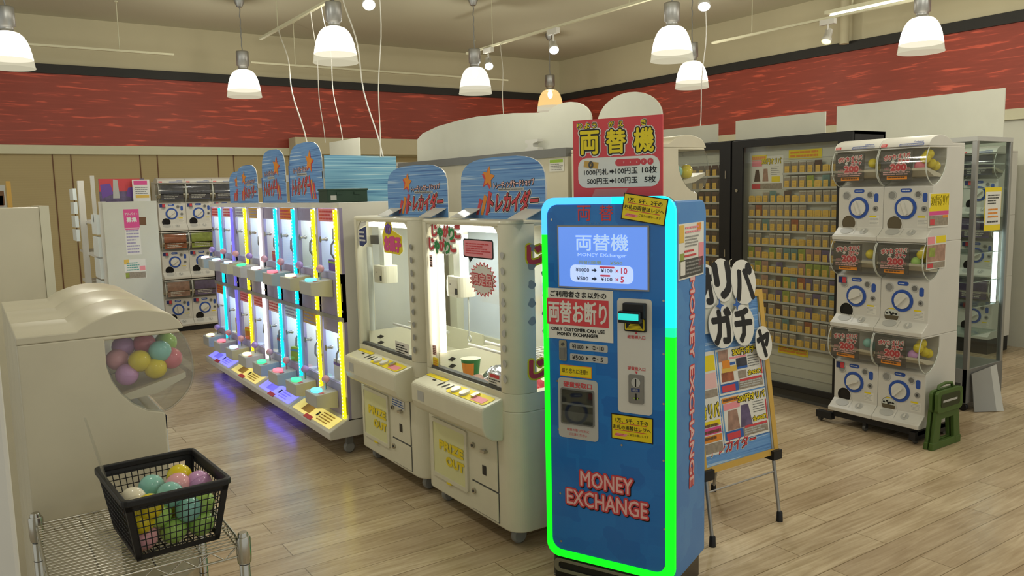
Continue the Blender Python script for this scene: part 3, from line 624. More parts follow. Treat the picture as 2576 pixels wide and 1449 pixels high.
    # small grey pictures along the front columns
    for k in range(9):
        z = 1.33-0.068*k
        for x in ((W-0.06,) if kind == 2 else (W-0.055,)):
            MB().slab(FY(-0.001), [(x+0.014*math.cos(a)*(1+0.18*math.sin(3*a+k)), z+0.017*math.sin(a)*(1+0.15*math.cos(2*a+k))) for a in [2*PI*i/28 for i in range(28)]], 0.001, 0.0012, 'light_grey' if kind == 2 else 'grey').build('column_sticker', t)
    if kind == 2:
        for k, z in enumerate((1.36, 1.28, 1.20, 1.12, 1.04)):
            MB().slab(FP(W+0.0005), [(0.11+0.02*math.cos(a)*(1+0.18*math.sin(3*a+k)), z+0.018*math.sin(a)*(1+0.15*math.cos(2*a+k))) for a in [2*PI*i/28 for i in range(28)]], 0.0, 0.0003, 'grey').build('column_sticker', t)
    return t
C2 = crane('nearer large ivory crane game, with orange and green snack lettering on its glass', 3.70, 2)
C1 = crane('farther large ivory crane game, with pink snack lettering and a navy badge on its glass', 4.565, 1)
# prizes inside the nearer crane game
tag(MB().lathe([(0.035, 0), (0.05, 0.11), (0.053, 0.115)], (0, 0, 0), 'green', n=24).lathe([(0.0, 0.115), (0.053, 0.1152)], (0, 0, 0), 'cap_white', n=24, cap=False).otext((Vector((0, 0, 0)), X3, Z3), '', 0, 0, 1, 1, []).build('cup', loc=(2.075, 3.475, 0.653)), 'green paper cup of snacks standing inside the nearer crane game', 'cup')
_c = [o for o in COL.objects if o.name == 'cup'][0]
for k in range(1):
    s = MB()
    for i in range(7):
        a0 = PI*1.2-0.7+i*0.2; a1 = a0+0.2
        s.add([(0.043*math.cos(a0), 0.043*math.sin(a0), 0.03), (0.043*math.cos(a1), 0.043*math.sin(a1), 0.03), (0.0525*math.cos(a1), 0.0525*math.sin(a1), 0.098), (0.0525*math.cos(a0), 0.0525*math.sin(a0), 0.098)], [(0, 1, 2, 3)], 'orange')
    s.build('wrapper_print', _c)
def bag(label, loc, m, sx, sy, sz, rz, group=None):
    s = MB(); n, k = 14, 8; V = []; F = []
    for j in range(k+1):
        for i in range(n+1):
            u, v = i/n*2-1, j/k*2-1; h = (1-u**4)*(1-v**4); V.append((u*sx*(1+0.03*math.sin(9*v)), v*sy, 0.004+sz*h*(0.8+0.2*math.sin(5*u+3*v))))
    for j in range(k):
        for i in range(n): a = j*(n+1)+i; F.append((a, a+1, a+n+2, a+n+1))
    s.add(V, F, m, True); s.add([(x, y, 0.0) for x, y, z in V], [tuple(reversed(f)) for f in F], m)
    return tag(s.build('snack_bag', loc=loc, rz=rz), label, 'snack bag', group)
bag('shiny silver snack bag behind the price card, nearer large crane game', (2.16, 3.36, 0.653), 'foil', 0.10, 0.07, 0.08, 0.4)
bag('pink and dark snack bag lying before the green cup', (2.035, 3.35, 0.653), 'picture_pink', 0.09, 0.06, 0.05, 1.2)
bag('red snack bag at the nearer end of the nearer crane game', (2.12, 2.995, 0.653), 'red', 0.055, 0.085, 0.09, 0.1)
bag('white snack bag at the near right end of the farther crane game', (2.10, 3.90, 0.653), 'cap_white', 0.06, 0.08, 0.08, 0.1)

# arched shop boards
ARCH_LOGO = [('paper', 0.13), ('ink', 0.085), ('red', 0.035)]
def arch(name, label, loc, rz, w, h, mirror=False, brackets=False, group=None, logo=1.0):
    t = thing('arched_sign', label, 'sign', loc, rz, group)
    N = 14; p = [(-w/2, 0), (w/2, 0)]+[(w/2*math.copysign(abs(math.cos(PI*i/N))**0.62, math.cos(PI*i/N)), h*0.52+h*0.48*math.sin(PI*i/N)**0.62) for i in range(N+1)]
    MB().slab(FY(0.006), p, 0, 0.006, 'arch_blue', 'white').build('board', t)
    F = FY(0); s = MB(); sg = -1 if mirror else 1; x = 0.08*sg*w/0.68
    s.otext(F, 'トレーディングカードショップ', x+0.04*sg*w, h*0.56, w*0.46, h*0.105, [('ink', 0.12), ('pale_pink', 0.04)], t=0.001, rot=0.04)
    s.rect(F, x-0.14*w, h*0.45, x+0.16*w, h*0.50, 'light_grey').lines(F, x-0.13*w, h*0.455, x+0.15*w, h*0.495, 1, 'mid_grey', 0.0015)
    s.otext(F, 'トレカイダー', x+0.03*w*sg, h*0.28, w*0.56, h*0.30, ARCH_LOGO, t=0.001, skew=0.25, rot=0.03)
    # plain star and swooshes beside the lettering
    sx, sz, r = x-0.25*sg*w, h*0.68, 0.065*h/0.27*0.8
    st = [(sx+(r if k % 2 == 0 else r*0.45)*math.sin(PI*k/5+0.2), sz+(r if k % 2 == 0 else r*0.45)*math.cos(PI*k/5+0.2)) for k in range(10)]
    s.slab(F, [(a-0.012*sg, b-0.008) for a, b in st], 0.001, 0.001, 'red').slab(F, st, 0.0016, 0.0016, 'orange')
    for k, m in enumerate(('red', 'orange', 'red')):
        q = x-sg*w*(0.42-0.06*k); s.poly(F, [(q, h*0.06), (q+sg*0.03*w, h*0.06), (q+sg*0.09*w, h*(0.30+0.06*k)), (q+sg*0.05*w, h*(0.34+0.06*k))], m, 0.0012+0.0004*k)
    s.build('shop_lettering', t)
    if brackets:
        for x in (-w*0.36, w*0.36): MB().slab((Vector((x, -0.075, 0.004)), X3, Vector((0, 0.8, 0.42)).normalized()), [(-0.075, 0), (0.055, 0), (0.075, 0.085), (-0.055, 0.085)], 0, 0.003, 'white').build('bracket', t)
    else:
        MB().plate(FP(w/2), 0, h*0.38, 0.03, h*0.50, -0.012, 0.012, 'white').build('clip', t)
    return t
arch('a', 'blue arched shop sign on the nearer large crane game', (1.985, 3.03, 1.483), -PI/2, 0.68, 0.275, brackets=True)
arch('a', 'blue arched shop sign on the farther large crane game', (1.985, 3.84, 1.483), -PI/2, 0.68, 0.27, brackets=True)

# ---------------------------------------------------------------- small double-deck crane games
MW, MD = 0.762, 0.63
UP_B = ['white', 'ice', 'ice', 'green', 'white', 'red', 'warm', 'cyan']; LO_B = ['warm', 'red', 'ice', 'warm', 'green', 'red', 'green', 'cyan']
LEDS = ['led_cyan', 'led_violet', 'led_yellow', 'led_white', 'led_cyan', 'led_cyan', 'led_yellow', 'led_yellow']
HEADS = ['orange', 'lavender', 'pink', 'pink', 'pale_pink', 'ice', 'tan', 'lavender']
def small_crane(i, label):
    """i = 0 is the farthest from the camera"""
    y1 = 4.62+MW*(4-i)
    t = thing('mini_crane_game', label, 'crane game', (1.87, y1, 0), -PI/2, 'row of small double-deck crane games'); W, D = MW-0.002, MD
    s = MB().box(0, W, D-0.015, D, 0.22, 1.53, 'ice').box(0, 0.012, 0.02, D-0.015, 0.22, 1.53, 'white').box(W-0.012, W, 0.02, D-0.015, 0.22, 1.53, 'white').box(0, W, 0.0, D, 1.53, 1.56, 'white')
    s.box(W/2-0.008, W/2+0.008, 0.02, D-0.015, 0.22, 1.53, 'ice').box(0, W, 0.0, 0.02, 0.22, 0.43, 'lavender').box(0, W, 0.0, 0.02, 0.86, 1.13, 'lavender').box(0, W, -0.004, 0.02, 0.835, 0.86, 'grey')
    s.box(0.012, W-0.012, 0.02, D-0.015, 0.42, 0.43, 'ice').box(0.012, W-0.012, 0.02, D-0.015, 1.12, 1.13, 'ice').box(0.012, W-0.012, 0.02, D-0.015, 0.82, 0.86, 'ice')
    for x in (0, W/2-0.02, W-0.03): s.box(x, x+0.03, 0.0, 0.02, 0.43, 1.53, 'lavender')
    s.build('cabinet', t)
    MB().px([(-0.125, 0.115), (D, 0.115), (D, 0.22), (0.0, 0.232), (-0.13, 0.165)], 0.0, W, 'white').build('base', t, bev=0.006)
    yl = (i % 2 == 1)
    fr = (Vector((0, -0.13, 0.166)), X3, Vector((0, 0.13, 0.067)).normalized())
    s = MB().slab(fr, rr(0.04, 0.02, W-0.04, 0.12, 0.01), 0.002, 0.002, 'strip_yellow' if yl else 'strip_blue')
    s.rect(fr, W*0.38, 0.005, W*0.55, 0.035, 'red', 0.004).rect(fr, W*0.22, 0.04, W*0.42, 0.10, 'tan' if yl else 'led_violet', 0.004).rect(fr, W*0.53, 0.055, W*0.57, 0.09, 'ink', 0.004).lines(fr, W*0.60, 0.03, W*0.85, 0.11, 4, 'tan' if yl else 'led_violet', 0.004)
    s.build('light_strip', t)
    if not yl: MB().add([(0.05, -0.09, 0.113), (W-0.05, -0.09, 0.113), (W-0.05, -0.06, 0.113), (0.05, -0.06, 0.113)], [(3, 2, 1, 0)], 'under_blue').build('underglow_strip', t)
    for k in (0, 1):
        x0 = k*W/2; n = 2*i+k; led = LEDS[n]; lx = x0+W/2-0.046
        for z0, z1 in ((0.165, 0.832), (0.868, 1.52)):
            s = MB().box(lx-0.014, lx+0.014, -0.016, 0.0, z0, z1, led)
            if led in ('led_cyan', 'led_yellow') and i > 0:
                z = z0+0.012
                while z < z1-0.008: s.disc(FY(-0.016), lx, z, 0.0062, led.replace('led_', 'led_dot_'), 0.001, 0.001, 8); z += 0.0225
            s.build('led_strip', t)
        for up in (0, 1):
            zb, zt = ((0.43, 0.835), (1.13, 1.53))[up]
            area('cell_lamp_light', (1.87+0.22, y1-x0-W/4, zt-0.04), 0.24, 3.2, (0.80, 0.90, 1.0), shape='RECTANGLE', sy=0.34)
            MB().rect(FY(0.008), x0+0.03, zb, x0+W/2-0.02, zt-0.085, 'glass', 0).build('door_glass', t)
            hc = HEADS[(n+up*3) % 8]
            s = MB().rect(FY(0.004), x0+0.025, zt-0.085, x0+W/2-0.068, zt-0.004, hc, 0).lines(FY(0.004), x0+0.04, zt-0.078, x0+W/2-0.08, zt-0.012, 3, 'red' if hc in ('pink', 'pale_pink', 'orange') else 'lavender', 0.001, 0.5); s.build('header_card', t)
            MB().lathe([(0.008, 0), (0.01, 0.03), (0.014, 0.034), (0.012, 0.045)], (x0+0.055, 0.0, zb+0.2), 'chrome', axis='y', n=10).lathe([(0.02, 0), (0.016, 0.004)], (x0+0.055, -0.002, zb+0.2), 'steel', axis='y', n=12).build('door_knob', t)
            MB().box(x0+0.03, x0+W/2-0.03, D-0.06, D-0.02, zt-0.03, zt-0.012, 'cell_glow').build('cell_light', t); MB().box(x0+0.03, x0+W/2-0.03, 0.03, 0.05, zt-0.02, zt-0.008, 'cell_glow').build('cell_light', t)
            cx = x0+0.13
            c = MB().lathe([(0.03, 0.20), (0.03, 0.27)], (cx, 0.08, zb), 'light_grey', n=12).lathe([(0.008, 0.27), (0.008, 0.38)], (cx, 0.08, zb), 'steel', n=8)
            for q in range(3): a = 2*PI*q/3+0.5; c.tube([(cx+math.cos(a)*r, 0.08+math.sin(a)*r*0.7, zb+h) for r, h in ((0.02, 0.20), (0.055, 0.165), (0.06, 0.11), (0.03, 0.075))], 0.007, 'mid_grey', 6)
            c.build('claw', t)
            MB().tube([(x0+0.255+0.045*math.cos(q*PI/10), 0.035, zb+0.17+0.05*math.sin(q*PI/10)) for q in range(20)], 0.008, 'dark_grey', 6, True).build('gate_ring', t)
            # control box
            z0 = (0.253, 0.96)[up]; bx = x0+0.025
            b = MB().px([(-0.145, z0+0.035), (0.0, z0+0.015), (0.0, z0+0.128), (-0.145, z0+0.115)], bx, bx+0.20, 'light_grey').build('control_box', t, bev=0.004)
            fr = (Vector((0, -0.145, z0+0.1155)), X3, Vector((0, 0.145, 0.013)).normalized())
            MB().slab(fr, circ(bx+0.09, 0.045, 0.055, 20, 0.032), 0.0, 0.012, 'button_'+(UP_B if up else LO_B)[n], smooth=True).build('button', b)
            MB().rect(fr, bx+0.155, 0.03, bx+0.19, 0.06, 'red', 0.002).build('coin_plate', b)
            MB().lathe([(0.006, 0.0), (0.005, 0.05)], (bx+0.10, -0.04, z0+0.122), 'steel', n=8).ball((bx+0.10, -0.04, z0+0.19), 0.026, 'knob_pink' if n % 3 else 'knob_violet', 14, 8).build('joystick', b)
            MB().rect(FY(0), x0+0.29, z0-0.075 if up else z0-0.05, x0+0.325, z0+0.04, 'ice').build('payout_flap', t)
            MB().rect(FY(0), x0+0.285+0.06, z0+0.0, x0+0.375, z0+0.11, 'dark_grey').build('coin_slot', t)
            MB().lathe([(0.009, 0), (0.007, -0.008)], (x0+0.362, 0.0, z0-0.06), 'chrome', axis='y', n=10).build('lock', t)
    for x in (0.06, W-0.06):
        for y in (0.02, D-0.08): MB().lathe([(0.028, -0.014), (0.036, -0.009), (0.036, 0.009), (0.028, 0.014)], (x, y, 0.036), 'grey', axis='x', n=14).box(x-0.02, x+0.02, y-0.02, y+0.02, 0.06, 0.117, 'mid_grey').build('caster', t)
    return t
ORD = ['farthest', 'third nearest', 'second nearest', 'nearest']
for i in range(4):
    small_crane(i, '%s small double-deck crane game of the row, with %s light strips' % (ORD[i], ('cyan and violet', 'yellow and white', 'cyan', 'yellow')[i]))
PRC = ['pale pink', 'green', 'orange', 'white', 'blue', 'yellow', 'violet', 'red']; PRM = ['pale_pink', 'lime', 'orange', 'paper', 'sky', 'yellow', 'purple', 'red']
for i in range(4):
    for k in (0, 1):
        for up in (0, 1):
            n = 2*i+k; x = 1.87+0.10+0.015*((n*3+up) % 3); y = 4.62+MW*(4-i)-k*MW/2-0.14; z = (0.4305, 1.1305)[up]; q = (n*5+up*3) % 8
            w = 0.05+0.012*((n+up) % 3); h = 0.07+0.03*((n*2+up) % 3)
            s = MB().box(-w, w, -w, w, 0, h, PRM[q]).box(-w*1.02, w*1.02, -w*1.02, w*1.02, h*0.7, h*0.85, PRM[(q+3) % 8])
            tag(s.build('prize_box', loc=(x, y, z), rz=0.3*((n % 3)-1)), '%s prize box in the %s %s cell of the %s small crane game' % (PRC[q], 'upper' if up else 'lower', 'farther' if k == 0 else 'nearer', ORD[i]), 'prize box', 'prizes in the small crane games')
arch('a', 'blue arched sign nearest on the small crane row, mirrored layout with a star at right', (2.0, 5.52, 1.561), -PI/2, 0.65, 0.415, mirror=True)
arch('a', 'tall narrow blue arched sign, second from the near end of the small crane row', (2.0, 6.22, 1.561), -PI/2, 0.56, 0.405, mirror=True)
arch('a', 'low blue arched sign on the small crane row, in front of the farthest one', (2.0, 6.93, 1.561), -PI/2, 0.58, 0.315)
arch('a', 'farthest blue arched sign on the small crane row, half hidden by the next', (2.05, 7.33, 1.561), -PI/2, 0.66, 0.28)
for y, lb in ((5.92, 'plain blue upright board between the two tall arched signs'), (6.58, 'plain blue upright board beside the low arched sign')):
    tag(MB().box(-0.1, 0.1, -0.008, 0.008, 0, 0.27 if y < 6 else 0.20, 'blue').build('divider_board', loc=(2.12, y, 1.561)), lb, 'board')
_t = thing('backing_board', 'wide pale blue streaked board standing across the near end of the small crane row', 'board', (2.0, 5.15, 1.561))
MB().slab(FY(), [(0, 0), (0.52, 0), (0.52, 0.305), (0, 0.31)], -0.008, 0, 'board_blue').build('panel', _t); MB().box(0.05, 0.10, 0.008, 0.06, 0, 0.10, 'white').box(0.4, 0.45, 0.008, 0.06, 0, 0.10, 'white').build('foot', _t)
_t = thing('storage_box', 'dark green plastic box lying before the wide pale blue board', 'box', (1.935, 4.96, 1.561))
MB().box(0, 0.275, 0, 0.16, 0, 0.088, 'dark_green').box(-0.004, 0.279, -0.004, 0.164, 0.074, 0.088, 'dark_green').build('tub', _t, bev=0.004); MB().rect(FY(0), 0.02, 0.015, 0.06, 0.045, 'light_grey').build('label_sticker', _t); MB().box(0.06, 0.10, -0.006, 0, 0.05, 0.066, 'dark_green').box(0.18, 0.22, -0.006, 0, 0.05, 0.066, 'dark_green').build('clasp', _t)

# ---------------------------------------------------------------- capsule vending machines
GW, GD, GP = 0.314, 0.43, 0.573
def gacha_proto(insert, top=False, flap='dark', white='white', plain=False):
    """front faces -Y, dome front at y = 0; built once and copied"""
    t = thing('capsule_machine', 'x', 'capsule machine'); W = GW-0.002
    prof = [(0.02, 0.0), (GD, 0.0), (GD, GP-0.0005), (0.035, GP-0.0005), (0.03, 0.562), (0.225, 0.562), (0.225, 0.49), (0.215, 0.45), (0.195, 0.41), (0.165, 0.375), (0.13, 0.352), (0.09, 0.34), (0.085, 0.333), (0.085, 0.078), (0.035, 0.035), (0.018, 0.026)]
    MB().px(prof[::-1], 0.0, W, white).build('housing', t, bev=0.004)
    dome = [(0.03, 0.561), (0.012, 0.53), (0.003, 0.495), (0.0, 0.46), (0.004, 0.425), (0.016, 0.395), (0.038, 0.37), (0.065, 0.35), (0.085, 0.342)]
    for _ in range(2):
        q = [dome[0]]
        for (a0, b0), (a1, b1) in zip(dome, dome[1:]): q += [(a0*0.75+a1*0.25, b0*0.75+b1*0.25), (a0*0.25+a1*0.75, b0*0.25+b1*0.75)]
        dome = q+[dome[-1]]
    s = MB(); V = [(0.003, y, z) for y, z in dome]+[(W-0.003, y, z) for y, z in dome]; n = len(dome)
    s.add(V, [(k, k+1, n+k+1, n+k) for k in range(n-1)], 'plastic_clear', True)
    back = [(0.225, 0.561), (0.225, 0.49), (0.215, 0.45), (0.195, 0.41), (0.165, 0.375), (0.13, 0.352)]
    for x in (0.004, W-0.004): s.add([(x, y, z) for y, z in dome+back[::-1]], [range(n+len(back))], 'plastic_clear')
    s.build('dome', t)
    for x in (0.003, W-0.003): MB().tube([(x, y, z) for y, z in dome+[(0.13, 0.352), (0.165, 0.375), (0.195, 0.41), (0.215, 0.45), (0.224, 0.49)]], 0.0035, 'plastic_clear' if plain else 'acrylic', 6).build('dome_rim', t)
    MB().px([(0.20, 0.385), (0.205, 0.40), (0.022, 0.445), (0.022, 0.43), (0.10, 0.395)], 0.006, W-0.006, 'cream').build('capsule_tray', t)
    if insert:
        F = FY(0.022); x1 = 0.215 if insert == 'dark' else W-0.03; s = MB()
        if insert == 'dark':
            s.plate(F, 0.012, 0.375, x1, 0.55, -0.003, 0, 'card_dark')
            s.otext(F, 'ポケカ', 0.072, 0.513, 0.075, 0.03, [('paper', 0.16), ('red', 0.05)], rot=0.12).otext(F, 'オリパ', 0.162, 0.522, 0.075, 0.026, [('paper', 0.16), ('red', 0.05)], rot=0.06).otext(F, 'ガチャ', 0.16, 0.491, 0.068, 0.024, [('paper', 0.16), ('red', 0.05)], rot=0.0)
            s.disc(F, 0.092, 0.489, 0.011, 'paper', ry=0.008).otext(F, '200', 0.128, 0.452, 0.095, 0.036, [('pale_pink', 0.14), ('red', 0.06)], t=0.002).text(F, '円', 0.19, 0.442, 0.016, 0.016, 'pink').text(F, '1回', 0.052, 0.444, 0.034, 0.016, 'pink')
            s.lines(F, 0.03, 0.405, 0.2, 0.428, 2, 'pale_pink', 0.0018, 0.6).rect(F, 0.055, 0.38, 0.185, 0.401, 'orange', 0.0015).lines(F, 0.065, 0.384, 0.175, 0.398, 1, 'brown', 0.002, 0.6)
        else:
            s.plate(F, 0.028, 0.375, x1, 0.55, -0.003, 0, insert)
            s.lines(F, 0.06, 0.385, x1-0.04, 0.44, 3, 'light_grey' if insert == 'picture_night' else 'paper', 0.0015)
        s.build('insert_card', t)
    F = FY(0.085)
    MB().ring(F, circ(0.146, 0.205, 0.069, 28), circ(0.146, 0.205, 0.052, 28), 0, 0.006, 'dial_blue').build('dial_ring', t)
    d = MB().disc(F, 0.146, 0.205, 0.05, 'white_gloss', 0, 0.012, 28); a = random.uniform(0.2, 2.6)
    fr = (Vector((0.146, 0.073, 0.205)), Vector((math.cos(a), 0, math.sin(a))), Vector((-math.sin(a), 0, math.cos(a))))
    d.slab(fr, rr(-0.044, -0.008, 0.044, 0.008, 0.006), 0, 0.016, 'white_gloss').build('dial', t)
    m = MB().ring(F, circ(0.058, 0.283, 0.028, 18), circ(0.058, 0.283, 0.022, 18), 0, 0.004, 'light_grey').disc(F, 0.058, 0.283, 0.022, 'grey').build('coin_window', t)
    m = MB().ring(F, circ(0.222, 0.287, 0.023, 18), circ(0.222, 0.287, 0.017, 18), 0, 0.004, 'light_grey').disc(F, 0.222, 0.287, 0.017, 'mid_grey'); m.build('coin_window', t)
    if flap != 'none':
        m = MB().slab(F, rr(0.11, 0.30, 0.182, 0.324, 0.012), 0, 0.002, 'dial_blue').lines(FY(0.083), 0.12, 0.306, 0.172, 0.318, 1, 'ice', 0.001, 0.5).build('price_label', t)
        MB().slab(F, rr(0.251, 0.24, 0.279, 0.296, 0.012), 0, 0.002, 'dial_blue').build('price_label', t)
    MB().disc(F, 0.262, 0.2, 0.017, 'grey', 0, 0.004, 16).disc(FY(0.081), 0.262, 0.2, 0.008, 'dark_grey', 0, 0.002, 12).build('lock', t)
    m = MB().rect(F, 0.222, 0.07+0.025, 0.288, 0.155, 'paper', 0.0006).rect(F, 0.222, 0.146, 0.27, 0.156, 'yellow', 0.001).lines(F, 0.224, 0.10, 0.285, 0.143, 5, 'light_grey', 0.001); m.build('instruction_sticker', t)
    if flap == 'dark':
        MB().rect(F, 0.015, 0.285, 0.075, 0.325, 'navy', 0.005).rect(F, 0.045, 0.287, 0.073, 0.323, 'red', 0.0055).build('corner_sticker', t)
    hz, hx = 0.106, 0.078
    m = MB().ring(F, circ(hx, hz, 0.053, 24), circ(hx, hz, 0.048, 24), -0.002, 0.004, white)
    m.disc(F, hx, hz, 0.048, 'slot_black' if flap == 'dark' else 'umber', 0.001, 0.001, 24)
    if flap == 'dark': m.slab(F, circ(hx+0.012, hz+0.006, 0.038, 18), 0.002, 0.002, 'black_gloss')
    if flap == 'print':
        q = [(hx+0.046*math.cos(PI*k/12), hz+0.046*math.sin(PI*k/12)) for k in range(13)]; m.slab(F, q, 0.002, 0.002, 'acrylic').slab(F, [(hx+0.046*math.cos(PI*k/12), hz+0.046*math.sin(PI*k/12)) for k in range(4, 9)], 0.003, 0.003, 'yellow')
        for a, b in ((-0.03, 0.012), (-0.01, 0.02), (0.012, 0.014), (0.03, 0.012), (0.0, 0.008)): m.disc(F, hx+a, hz+b, 0.009, 'ink', 0.004, 0.004, 10, 0.006)
    m.build('capsule_outlet', t)
    # scooped lip in front of the outlet
    fr = (Vector((0, 0.0845, 0.078)), X3, Vector((0, 0.05, 0.043)).normalized())
    MB().slab(fr, circ(hx, -0.03, 0.046, 22, 0.029), 0.0015, 0.0015, 'light_grey').build('outlet_scoop', t)
    MB().slab(fr, circ(0.20, -0.032, 0.026, 16, 0.026), 0.0015, 0.0015, 'light_grey').slab(fr, rr(0.196, -0.045, 0.206, -0.018, 0.003), 0.0016, 0.010, white).build('coin_return', t)
    MB().rect(fr, 0.14, -0.06, 0.1415, 0.0, 'grey', 0.002).build('panel_seam', t)
    if top:
        cp = [(0.03, GP), (0.02, GP+0.002), (0.03, GP+0.022)]+[(0.03+0.23*k/10, GP+0.022+0.043*math.sin(PI*(0.08+0.80*k/10))**0.9) for k in [0.5*q for q in range(2, 21)]]+[(0.29, GP+0.02), (GD, GP+0.02), (GD, GP)]
        MB().px(cp[::-1], 0.0, W, white, smooth=True).build('top_cap', t, bev=0.003)
        fr = (Vector((0, 0.0215, GP+0.004)), X3, Vector((0, 0.012, 0.026)).normalized())
        m = MB().rect(fr, 0.012, 0.0, 0.05, 0.018, 'sign_red', 0.002).lines(fr, 0.016, 0.003, 0.046, 0.015, 2, 'pale_pink', 0.0025, 0.6).ring(fr, rr(0.13, -0.001, 0.28, 0.015, 0.003), rr(0.132, 0.001, 0.278, 0.013, 0.002), 0.001, 0.0025, 'dial_blue')
        m.text(fr, 'ガシャポンステーション', 0.205, 0.007, 0.14, 0.01, 'dial_blue', 0.003).text(fr, 'Gashapon', 0.245, 0.023, 0.06, 0.012, 'dial_blue', 0.003, off=0.02, skew=0.25).build('cap_print', t)
    tree(t); return t
_used = set()
def place(proto, loc, rz, label, group):
    if proto.name not in _used:
        _used.add(proto.name); proto.location = loc; proto.rotation_euler = (0, 0, rz); proto['label'] = label; proto['group'] = group; return proto
    return dup(proto, loc, rz, label, group)
def stand(name, label, loc, rz, w, d=0.44, h=0.10, style='feet'):
    t = thing('machine_stand', label, 'stand', loc, rz)
    if style == 'feet':
        MB().box(-0.10, 0.02, 0.03, 0.07, 0.03, 0.075, 'black').box(0.02, w-0.02, 0.05, d-0.03, 0.055, h, 'black').box(w-0.06, w-0.02, 0.02, d, 0.03, 0.08, 'black').build('frame', t)
    else: MB().box(0.01, w-0.01, 0.04, d-0.02, 0.0 if style == 'plinth' else 0.03, h, 'black').build('frame', t)
    if style != 'plinth':
        for x in ((-0.08, 0.25, w-0.04) if style == 'feet' else (0.05, w-0.05)):
            for y in (0.06, d-0.06): MB().lathe([(0.018, -0.01), (0.022, 0), (0.018, 0.01)], (x, y, 0.022), 'dark_grey', axis='x', n=12).box(x-0.012, x+0.012, y-0.012, y+0.012, 0.022, 0.06, 'black').build('foot_pad', t)
    return t
g_dark = gacha_proto('dark'); g_dark_top = gacha_proto('dark', top=True, flap='clear'); g_print = gacha_proto('dark', flap='print')
B = 0.10
# tower on the right: two columns, three rows, facing -X
TX, TY = 4.70, 3.235
stand('s', 'black stand with outrigger foot under the tower of white capsule machines at right', (TX, TY, 0), -PI/2, 2*GW)
GR = 'white capsule machines of the tower on the right'
RN = ['bottom', 'middle', 'top']
for c in (0, 1):
    for r in range(3):
        p = g_dark_top if r == 2 else (g_print if c == 1 else g_dark)
        o = place(p, (TX, TY-c*GW, B+r*GP), -PI/2, '%s %s white capsule machine of the tower beside the folded green stool' % (RN[r], ('left', 'right')[c]), GR)
t = thing('poster', 'upper laminated sale poster hanging on the side of the right capsule machine tower', 'poster', (TX, TY-2*GW, 0)); H = FY(-0.002)
MB().plate(H, 0.035, 1.335, 0.26, 1.54, 0, 0.002, 'paper').rect(H, 0.05, 1.455, 0.255, 1.535, 'yellow', 0.003).otext(H, '300円オリパ', 0.155, 1.495, 0.19, 0.062, [('ink', 0.06), ('yellow', 0.02)], t=0.004).rect(H, 0.04, 1.432, 0.255, 1.455, 'yellow', 0.003).rect(H, 0.04, 1.408, 0.255, 1.432, 'hot_pink', 0.003).rect(H, 0.04, 1.345, 0.25, 1.405, 'card_grey', 0.003).rect(H, 0.19, 1.39, 0.25, 1.406, 'orange', 0.0035).rect(H, 0.05, 1.35, 0.10, 1.385, 'red', 0.0035).build('sheet', t)
t = thing('poster', 'lower laminated picture poster on the side of the right capsule machine tower', 'poster', (TX, TY-2*GW, 0))
MB().plate(H, 0.03, 1.085, 0.245, 1.285, 0, 0.002, 'paper').rect(H, 0.035, 1.235, 0.11, 1.28, 'pink', 0.003).rect(H, 0.13, 1.24, 0.235, 1.283, 'yellow', 0.003).rect(H, 0.035, 1.13, 0.235, 1.23, 'picture_pink', 0.003).rect(H, 0.05, 1.16, 0.12, 1.215, 'picture_green', 0.0035).rect(H, 0.035, 1.09, 0.235, 1.125, 'card_grey', 0.003).rect(H, 0.04, 1.095, 0.10, 1.12, 'red', 0.0035).build('sheet', t)

# tower by the far left wall: three columns, facing -Y
g_left = [gacha_proto(k) for k in ('picture_orange', 'picture_pink', 'picture_green', 'picture_violet')]
g_left_top = gacha_proto('picture_night', top=True)
LX, LY = 1.945, 10.36
stand('s', 'low black plinth under the capsule machines by the far left wall', (LX, LY, 0), 0, 3*GW, style='plinth', h=0.06)
CN = ['left', 'middle', 'right']; sel = {(0, 0): 1, (0, 1): 0, (1, 0): 3, (1, 1): 2, (2, 0): 0, (2, 1): 1}
for c in range(3):
    for r in range(3):
        p = g_left_top if r == 2 else g_left[sel[(c, r)]]
        place(p, (LX+c*GW, LY, 0.06+r*(GP+0.012)), 0, '%s %s capsule machine of the far bank against the beige wall' % (RN[r], CN[c]), 'capsule machines by the far left wall')
# row in the left foreground: three columns of two, facing +X, their near end towards the camera
g_cream = gacha_proto(None, white='cream', plain=True); g_cream_top = gacha_proto(None, top=True, white='cream', plain=True)
FX, FYY = 0.515, 2.42
stand('s', 'black base under the cream capsule machines in the left foreground', (FX, FYY, 0), PI/2, 3*GW, style='plinth', h=0.09)
for c in range(3):
    for r in range(2):
        place(g_cream_top if r else g_cream, (FX, FYY+c*GW, 0.09+r*GP), PI/2, '%s %s cream capsule machine of the left foreground row' % (('nearest', 'middle', 'farthest')[c], ('lower', 'upper')[r]), 'cream capsule machines in the left foreground')
# back-to-back row behind the crane games, facing +X
BX, BY = 3.29, 3.0
stand('s', 'black base under the cream capsule machines behind the money exchange machine', (BX, BY, 0), PI/2, 2*GW, style='plinth', h=0.09)
for c in range(2):
    for r in range(3):
        place(g_cream_top if r == 2 else g_cream, (BX, BY+c*GW, 0.09+r*GP), PI/2, '%s cream capsule machine of the %s column behind the money exchange machine' % (RN[r], ('near', 'far')[c]), 'cream capsule machines behind the money exchange machine')
# tower behind the glass showcase, facing -X
QX, QY = 7.75, 4.30
stand('s', 'black plinth under the capsule machines beyond the glass showcase', (QX, QY, 0), -PI/2, 2*GW, style='plinth', h=0.14)
for c in (0, 1):
    for r in range(3):
        place((g_left_top if r == 2 else g_left[(1, 3)[c]]), (QX, QY-c*GW, 0.14+r*GP), -PI/2, '%s %s capsule machine seen through the glass showcase' % (RN[r], ('left', 'right')[c]), 'capsule machines beyond the glass showcase')

